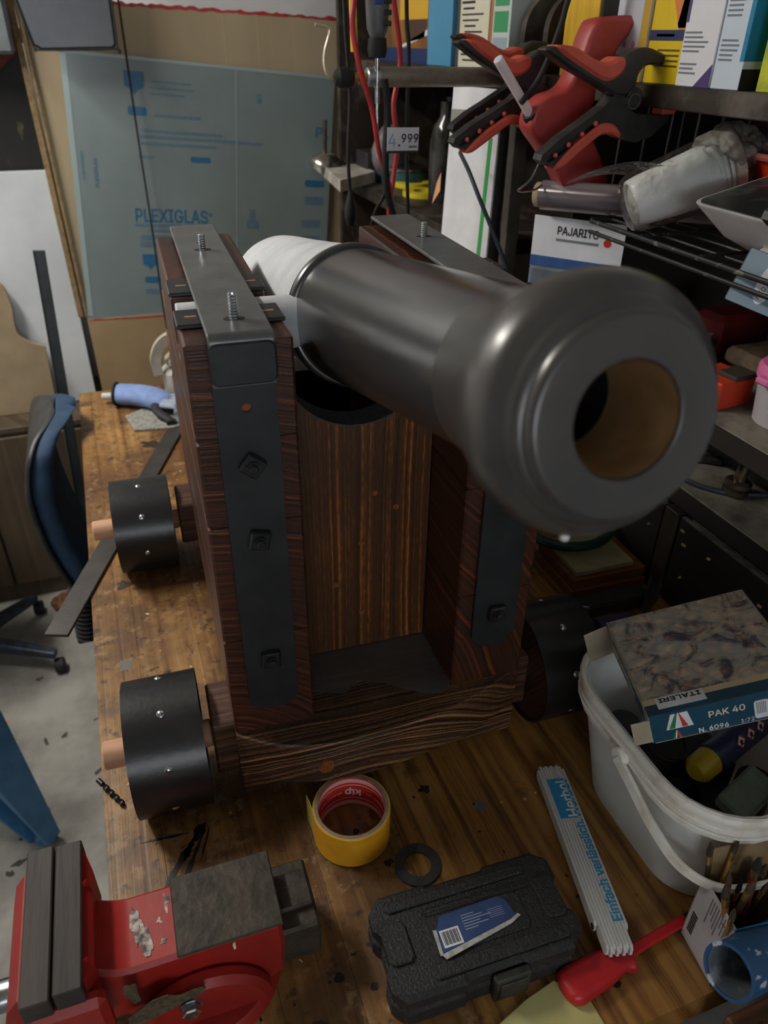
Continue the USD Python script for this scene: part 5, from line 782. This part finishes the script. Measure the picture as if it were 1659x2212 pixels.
# ---------------------------------------------------------------- spring clamps gripping the shelf edge
c_up = [(.576, .779), (.583, .783), (.593, .782), (.624, .769), (.656, .757), (.672, .756), (.689, .762), (.697, .772), (.711, .78), (.729, .783), (.753, .777), (.778, .767), (.801, .755), (.799, .751), (.774, .758), (.75, .763), (.732, .762), (.723, .753), (.721, .741), (.72, .729), (.706, .727), (.686, .729), (.659, .741), (.619, .757), (.588, .772)]
c_pad = [(.59, .783), (.6, .785), (.622, .781), (.651, .769), (.67, .766), (.684, .772), (.694, .771), (.698, .764), (.693, .753), (.677, .745), (.661, .747), (.631, .76), (.602, .774)]
c_low = [(.721, .734), (.723, .717), (.716, .711), (.73, .705), (.757, .703), (.788, .702), (.783, .694), (.76, .676), (.735, .669), (.707, .675), (.688, .688), (.675, .688), (.641, .664), (.612, .644), (.596, .644), (.586, .651), (.588, .658), (.613, .677), (.642, .694), (.676, .715), (.692, .732), (.704, .736)]
c_lp = [(.607, .641), (.618, .640), (.636, .652), (.659, .669), (.676, .680), (.695, .681), (.706, .676), (.708, .681), (.7, .689), (.69, .694), (.674, .694), (.656, .684), (.631, .666)]
c_slot = Polygon([(.595, .651), (.603, .66), (.632, .677), (.667, .698), (.671, .695), (.639, .672), (.611, .653), (.6, .648)])
orp = M('grip_orange', S(212, 92, 72), S(196, 82, 66), 30, rough=.5, bump=.15, bscale=80); cbl = M('clamp_black', S(32, 32, 33), S(52, 51, 50), 30, rough=.45, bump=.1)
px0, pz0 = .722, .721
def clampy(loc, label):
    t = thing('spring_clamp', label, 'spring clamp', loc)
    q = lambda pts, h, y0, ch=.002: toXZ(prism(closed(np.array(pts)-[px0, pz0], 3) if len(pts) > 6 else np.array(pts)-[px0, pz0], h, ch), y0)
    part(t, 'upper_lever', q(c_up, .026, -.013, .003), cbl); part(t, 'upper_grip', q(c_pad, .034, -.017, .004), orp, smooth=40, label='orange rubber grip on the upper lever')
    part(t, 'lower_lever', toXZ(poly(affinity.translate(Polygon(c_low).difference(c_slot), -px0, -pz0), .022), -.011), cbl); part(t, 'lower_grip', q(c_lp, .03, -.015, .003), orp, smooth=40, label='orange rubber grip on the lower lever')
    for k in range(4): part(t, 'rivet_dot', mv(ball(.0036, 1), (-.114+.019*k, -.0112, -.064+.0125*k)), orp)
    part(t, 'slot_rib', toXZ(poly(affinity.translate(c_slot.buffer(-.001), -px0, -pz0), .008), -.004), black_plastic)
    part(t, 'pivot', mv(cyl(.0125, .034, 24, c=.002), (-.003, .017, .004), (90, 0, 0)), cbl, smooth=35); part(t, 'spring', mv(lathe([(.008, -.02), (.010, -.02), (.010, .02), (.008, .02)], 20, True), (-.006, 0, .0), (90, 0, 0)), steel)
    part(t, 'jaw_pad', q([(.772, .7525), (.80, .7445), (.806, .7475), (.80, .7535)], .024, -.012, .0008), orp); part(t, 'jaw_pad', q([(.772, .7035), (.792, .7035), (.796, .711), (.772, .711)], .024, -.012, .0008), orp)
    return t
g1 = clampy((px0, .985, pz0), 'front spring clamp with orange grips on the shelf edge, nearest the boxes')
g2 = dup(g1, (px0-.05, 1.15, pz0-.004), (0, 4, 0), 'spring clamp with orange grips behind the white glue stick'); g3 = dup(g1, (px0-.005, 1.255, pz0+.006), (0, 3, 0), 'third spring clamp on the shelf edge, mostly hidden, behind the other two')
for p_ in (g1, g2, g3): p_.SetCustomDataByKey('group', 'spring clamps on the shelf edge'); p_.SetCustomDataByKey('category', 'spring clamp')
g4 = dup(g1, (px0, .56, pz0), (0, 0, 0), 'spring clamp at the right picture edge hanging over the red bowl'); g4.SetCustomDataByKey('category', 'spring clamp'); g4.SetCustomDataByKey('group', 'spring clamps on the shelf edge')
# ---------------------------------------------------------------- glue gun
gun = [(.707, .816), (.759, .82), (.766, .808), (.757, .796), (.744, .782), (.737, .765), (.725, .757), (.717, .737), (.716, .712), (.706, .694), (.701, .681), (.725, .664), (.754, .622), (.762, .607), (.748, .595), (.69, .598), (.665, .625), (.637, .656), (.618, .675), (.612, .688), (.617, .708), (.635, .723), (.657, .729), (.671, .742), (.683, .772), (.693, .803)]
gg = thing('glue_gun', 'red hot glue gun with a white glue stick hanging among the clamps', 'glue gun', (.69, 1.075, .70)); gr = M('gun_red', S(172, 62, 58), S(156, 54, 52), 12, rough=.45, bump=.05)
part(gg, 'gun_body', toXZ(prism(closed(np.array(gun)-[.69, .70], 4), .044, .0075), -.022), gr, smooth=60); part(gg, 'inlet_collar', align(lathe([(.0075, 0), (.0115, 0), (.0125, .006), (.0115, .012), (.0075, .012)], 24, True), np.array([-.066, -.006, -.007]), np.array([-.085, -.010, .013])), black_rubber, smooth=35)
part(gg, 'glue_stick', rod((-.066, -.006, -.008), (-.139, -.02, .068), .0068, 20, c=.001), M('glue_white', S(206, 208, 216), rough=.3, subsurface_weight=.3, subsurface_scale=.01), smooth=40, label='white glue stick'); part(gg, 'trigger', toXZ(prism(np.array([(-.02, -.03), (.006, -.012), (.004, -.022), (.0, -.045), (-.03, -.055)]), .012, .002), -.024), black_plastic)
part(gg, 'power_cord', sweep(spline([(-.012, -.02, .22), (-.04, -.02, .136), (-.046, -.02, .11), (-.06, -.02, .07), (-.075, -.02, .04), (-.098, -.022, .015)], 8), .004), black_rubber, smooth=40); part(gg, 'wall_strap', bx(.03, .056, .0, .006, .112, .28, .001), black_plastic); part(gg, 'wire_stand', [sweep(spline([(-.05, -.012, -.06), (-.068, -.02, -.085), (-.088, -.02, -.10), (-.05, .0, -.104), (-.03, .01, -.10)], 5), .0016)], steel)
# ---------------------------------------------------------------- stand with cords and tools, left end of the shelf
st = thing('soldering_stand', 'grey tube arm with a black knob and cords hanging from it, left of the clamps', 'stand', (0, 1.3, 0)); tubem = M('tube_brown', S(150, 142, 128), S(118, 110, 100), 20, rough=.35, metal=.2, bump=.1)
part(st, 'arm', rod((.465, 0, .737), (.735, .0, .7365), .0145, 24), tubem, smooth=40); part(st, 'knob', mv(lathe([(0, -.017), (.009, -.016), (.014, -.009), (.015, .004), (.012, .014), (0, .017)], 20), (.411, -.002, .7365), (0, 90, 0)), black_rubber, smooth=30); part(st, 'spacer', [rod((.428, 0, .737), (.448, 0, .737), .0065, 16), mv(lathe([(0, 0), (.0105, 0), (.0105, .004), (0, .004)], 16), (.436, 0, .737), (0, 90, 0))], gold)
part(st, 'clamp_ring', [rod((.448, 0, .737), (.462, 0, .737), .0135, 20, c=.002), rod((.463, 0, .737), (.468, 0, .737), .016, 20)], M('ring_zinc', S(176, 178, 178), rough=.35, metal=.7), smooth=35)
part(st, 'hook_rod', sweep(spline([(.367, 0, .806), (.384, 0, .803), (.389, 0, .796), (.381, 0, .772), (.379, 0, .756), (.384, 0, .741), (.398, 0, .734)], 6), .0024), M('hook_tin', S(206, 196, 170), rough=.3, metal=.6))
rc_ = M('cable_red', S(178, 44, 48), S(166, 40, 44), 30, rough=.45)
def cable(lab, P, r, m): return solo('cable', sweep(spline(P, 7), r), m, lab, 'cable', smooth=50)
cable('left red cable looping past the black knob', [(.432, 1.285, .90), (.423, 1.28, .84), (.418, 1.275, .802), (.430, 1.275, .748), (.452, 1.28, .69), (.466, 1.285, .628), (.488, 1.29, .57), (.490, 1.3, .53)], .0042, rc_)
cable('right red cable hanging behind the tube arm and the price tag', [(.490, 1.32, .92), (.499, 1.32, .85), (.513, 1.325, .785), (.517, 1.33, .748), (.503, 1.32, .695), (.511, 1.32, .64), (.505, 1.32, .585), (.494, 1.31, .535), (.491, 1.3, .525)], .0042, rc_)
ck_ = thing('plug_cable', 'black cable with a moulded plug end hanging at the shelf end', 'cable'); part(ck_, 'cable', sweep(spline([(.415, 1.31, .9), (.418, 1.31, .80), (.424, 1.31, .715), (.418, 1.305, .63), (.420, 1.305, .566)], 7), .003), black_rubber, smooth=50); part(ck_, 'plug', mv(lathe([(0, -.028), (.006, -.026), (.0105, -.014), (.0105, .0), (.006, .018), (.0035, .03), (0, .03)], 16), (.421, 1.305, .54)), black_rubber, smooth=40); part(ck_, 'plug_pin', rod((.424, 1.305, .513), (.427, 1.305, .495), .0016, 8), black_iron)
cable('thick black cable behind the price tag', [(.468, 1.27, .735), (.474, 1.27, .69), (.471, 1.27, .63), (.474, 1.27, .575), (.487, 1.27, .53), (.494, 1.275, .49)], .0058, black_rubber)
cable('thin black cable curving down to the left cheek', [(.476, 1.268, .60), (.470, 1.272, .565), (.458, 1.28, .54), (.451, 1.29, .50), (.452, 1.3, .47)], .003, black_rubber)
cable('long straight black cable right of the price tag', [(.516, 1.31, .92), (.519, 1.31, .82), (.524, 1.31, .77), (.524, 1.312, .65), (.528, 1.31, .56), (.534, 1.31, .48)], .0032, black_rubber)
cable('slate cable hanging beside the white paper pad', [(.63, 1.32, .62), (.615, 1.25, .60), (.62, 1.21, .56), (.645, 1.19, .50), (.665, 1.18, .45), (.68, 1.17, .38)], .0036, made['cable_slate'])
dr = thing('rotary_handpiece', 'grey rotary tool handpiece with blue label hanging in front of the shelf end', 'rotary tool', (.463, 1.29, .69)); hg = M('hand_grey', S(96, 98, 100), S(82, 84, 86), 20, rough=.45); part(dr, 'tool_body', lathe([(.011, .1), (.0165, .112), (.0195, .16), (.021, .27), (0, .27)], 28), hg, smooth=40); part(dr, 'collar', lathe([(0, .073), (.013, .074), (.0155, .084), (.014, .1), (0, .1)], 24), black_rubber, smooth=40); part(dr, 'grip_fin', [mv(bx(.010, .0215, -.0165, -.010, .115+.014*k, .122+.014*k, .001), (0, 0, 0), (0, 0, -20)) for k in range(7)], black_rubber); part(dr, 'blue_label', mv(bx(-.012, .002, -.0215, -.0185, .142, .2, .001)), M('lab_blue', S(40, 66, 130), rough=.4)); part(dr, 'shaft', rod((0, 0, .01), (0, 0, .073), .0036, 16), steel, smooth=40); part(dr, 'bit', rod((.001, 0, -.07), (0, 0, .012), .0022, 12), steel)
solo('yellow_pen', rod((.442, 1.34, .77), (.437, 1.34, .92), .006, 12, c=.001), M('pen_yellow', S(216, 176, 30), rough=.4), 'yellow pen standing behind the rotary handpiece', 'pen')
tg = thing('price_tag', 'small white printed tag with large figures hanging among the cables', 'tag', (.498, 1.262, .651), (0, 1, 0)); part(tg, 'card', bx(-.0275, .0275, -.0008, 0, -.017, .017, .0002), white_paper); part(tg, 'holder', bx(-.0275, .0275, -.003, .003, -.0205, -.0172, .0005), black_plastic); Fq = frame((0, -.0009, 0), (1, 0, 0), (0, 0, 1)); part(tg, 'lettering', put(mv(text('4', .018, .0003), (-.019, -.001, 0)), Fq), M('tag_blue', S(150, 164, 196), rough=.5)); part(tg, 'lettering', put(mv(text('.', .014, .0003, True), (-.0065, -.009, 0)), Fq), ink_black); part(tg, 'lettering', put(mv(text('999', .012, .0003, True), (.012, .0015, 0)), Fq), ink_black); part(tg, 'print_line', put(poly(sbox(.01, -.013, .025, -.0095), .0003), Fq), ink_grey)
pd = thing('paper_pad', 'tall white paper pad with a grey bar and a green stripe hanging from the shelf', 'paper pad', (.664, 1.455, .40), (0, 0, -80)); part(pd, 'sheet', mv(prism(np.array([(0, 0), (.155, .012), (.165, .318), (.02, .318)]), .004, .0004).apply_transform(frame((0, 0, 0), (1, 0, 0), (0, 0, 1))), (0, 0, 0)), white_paper); part(pd, 'grey_bar', prism(np.array([(.0165, .245), (.1625, .25), (.1635, .285), (.018, .28)]), .0006).apply_transform(frame((0, -.0041, 0), (1, 0, 0), (0, 0, 1))), M('bar_grey', S(136, 134, 130), S(146, 144, 140), 20, rough=.6)); part(pd, 'green_stripe', prism(np.array([(.125, .0105), (.136, .011), (.148, .243), (.138, .243)]), .0006).apply_transform(frame((0, -.0041, 0), (1, 0, 0), (0, 0, 1))), M('stripe_green', S(50, 160, 74), rough=.5))
solo('peach_leaf_paper', prism(np.array([(-.02, -.03), (.018, .0), (.02, .034), (.0, .012)]), .0008).apply_transform(frame((0, 0, 0), (1, -.6, 0), (0, 0, 1))), M('peach', S(214, 160, 124), rough=.7), 'torn peach paper scrap sticking out left of the paper pad', 'paper scrap', (.657, 1.475, .535), (0, 0, -60))
solo('cream_scrap', prism(np.array([(-.02, -.02), (.004, -.012), (.02, .022), (-.002, .012)]), .0008).apply_transform(frame((0, 0, 0), (1, -.6, 0), (0, 0, 1))), M('cream_scrap', S(206, 190, 166), rough=.7), 'torn cream paper scrap under the lower left corner of the paper pad', 'paper scrap', (.655, 1.46, .435))
# lower shelf of the far bay: white board with a metal lid, tapes, tin, jars
wp = thing('white_shelf_board', 'dirty white board jutting out from the far end of the shelf', 'board', (.612, 1.981, .4525), (0, 0, 0)); part(wp, 'board', prism(np.array([(0, 0), (.137, .119), (.138, .27), (.08, .27), (.08, .455), (.053, .455)]), .029, .001), M('board_dirty', S(190, 184, 174), S(150, 144, 134), 14, rough=.7, bump=.1))
ld = thing('metal_funnel', 'shiny upturned metal funnel with a tall spout standing on the white board', 'funnel', (.648, 2.24, .4820)); part(ld, 'dome', lathe([(0, .034), (.014, .0335), (.032, .027), (.043, .013), (.045, .0), (.041, .0), (.038, .010), (0, .030)], 36), M('lid_metal', S(176, 172, 160), S(150, 146, 134), 20, rough=.2, metal=.9), smooth=40); part(ld, 'rod', rod((.0, 0, .033), (.003, 0, .115), .0062, 14), brz, smooth=40)
for k, (x_, y_, z_, lab) in enumerate([(.83, 2.02, .4522, 'farther yellow ring lying on the lower shelf'), (.80, 1.88, .4522, 'nearer yellow ring lying on the lower shelf beside the cables')]): solo('yellow_ring', lathe([(.026, 0), (.052, 0), (.052, .012), (.026, .012)], 36, True), M('ring_yellow', S(216, 196, 40), S(200, 178, 36), 20, rough=.5), lab, 'ring', (x_, y_, z_))
tn = thing('teal_tin', 'flat round teal tin behind the price tag', 'tin', (.83, 2.08, .4522)); part(tn, 'tin_body', cyl(.065, .034, 36, c=.002), M('tin_teal', S(40, 84, 92), S(50, 96, 100), 20, rough=.4), smooth=35); part(tn, 'tin_lid', cyl(.067, .008, 36, z0=.0345, c=.001), steel, smooth=35)
for k, (x_, y_, lab) in enumerate([(.82, 1.80, 'tall dark glass bottle on the lower shelf, nearer one'), (.90, 1.95, 'tall dark glass bottle on the lower shelf, farther one')]): solo('dark_bottle', lathe([(0, 0), (.036, 0), (.038, .004), (.038, .13), (.03, .165), (.016, .185), (.016, .215), (0, .215)], 28), M('bottle_dark', S(30, 28, 26), S(60, 58, 54), 20, rough=.12), lab, 'bottle', (x_, y_, .4522), smooth=40)
solo('grey_pouch', wob(mv(ball(.05, 3), s=(1, .8, 1.4)), .01, 25, 3), M('pouch_grey', S(120, 118, 120), S(90, 88, 90), 14, rough=.5), 'crumpled grey pouch behind the left red cable', 'pouch', (.80, 2.12, .525), smooth=40)
solo('toy_figure_box', bx(-.06, .06, -.05, .05, 0, .07, .002), M('box_mauve', S(52, 46, 50), S(40, 36, 40), 20, rough=.6), 'dark mauve box at the far end of the lower shelf', 'box', (.80, 2.19, .4522))
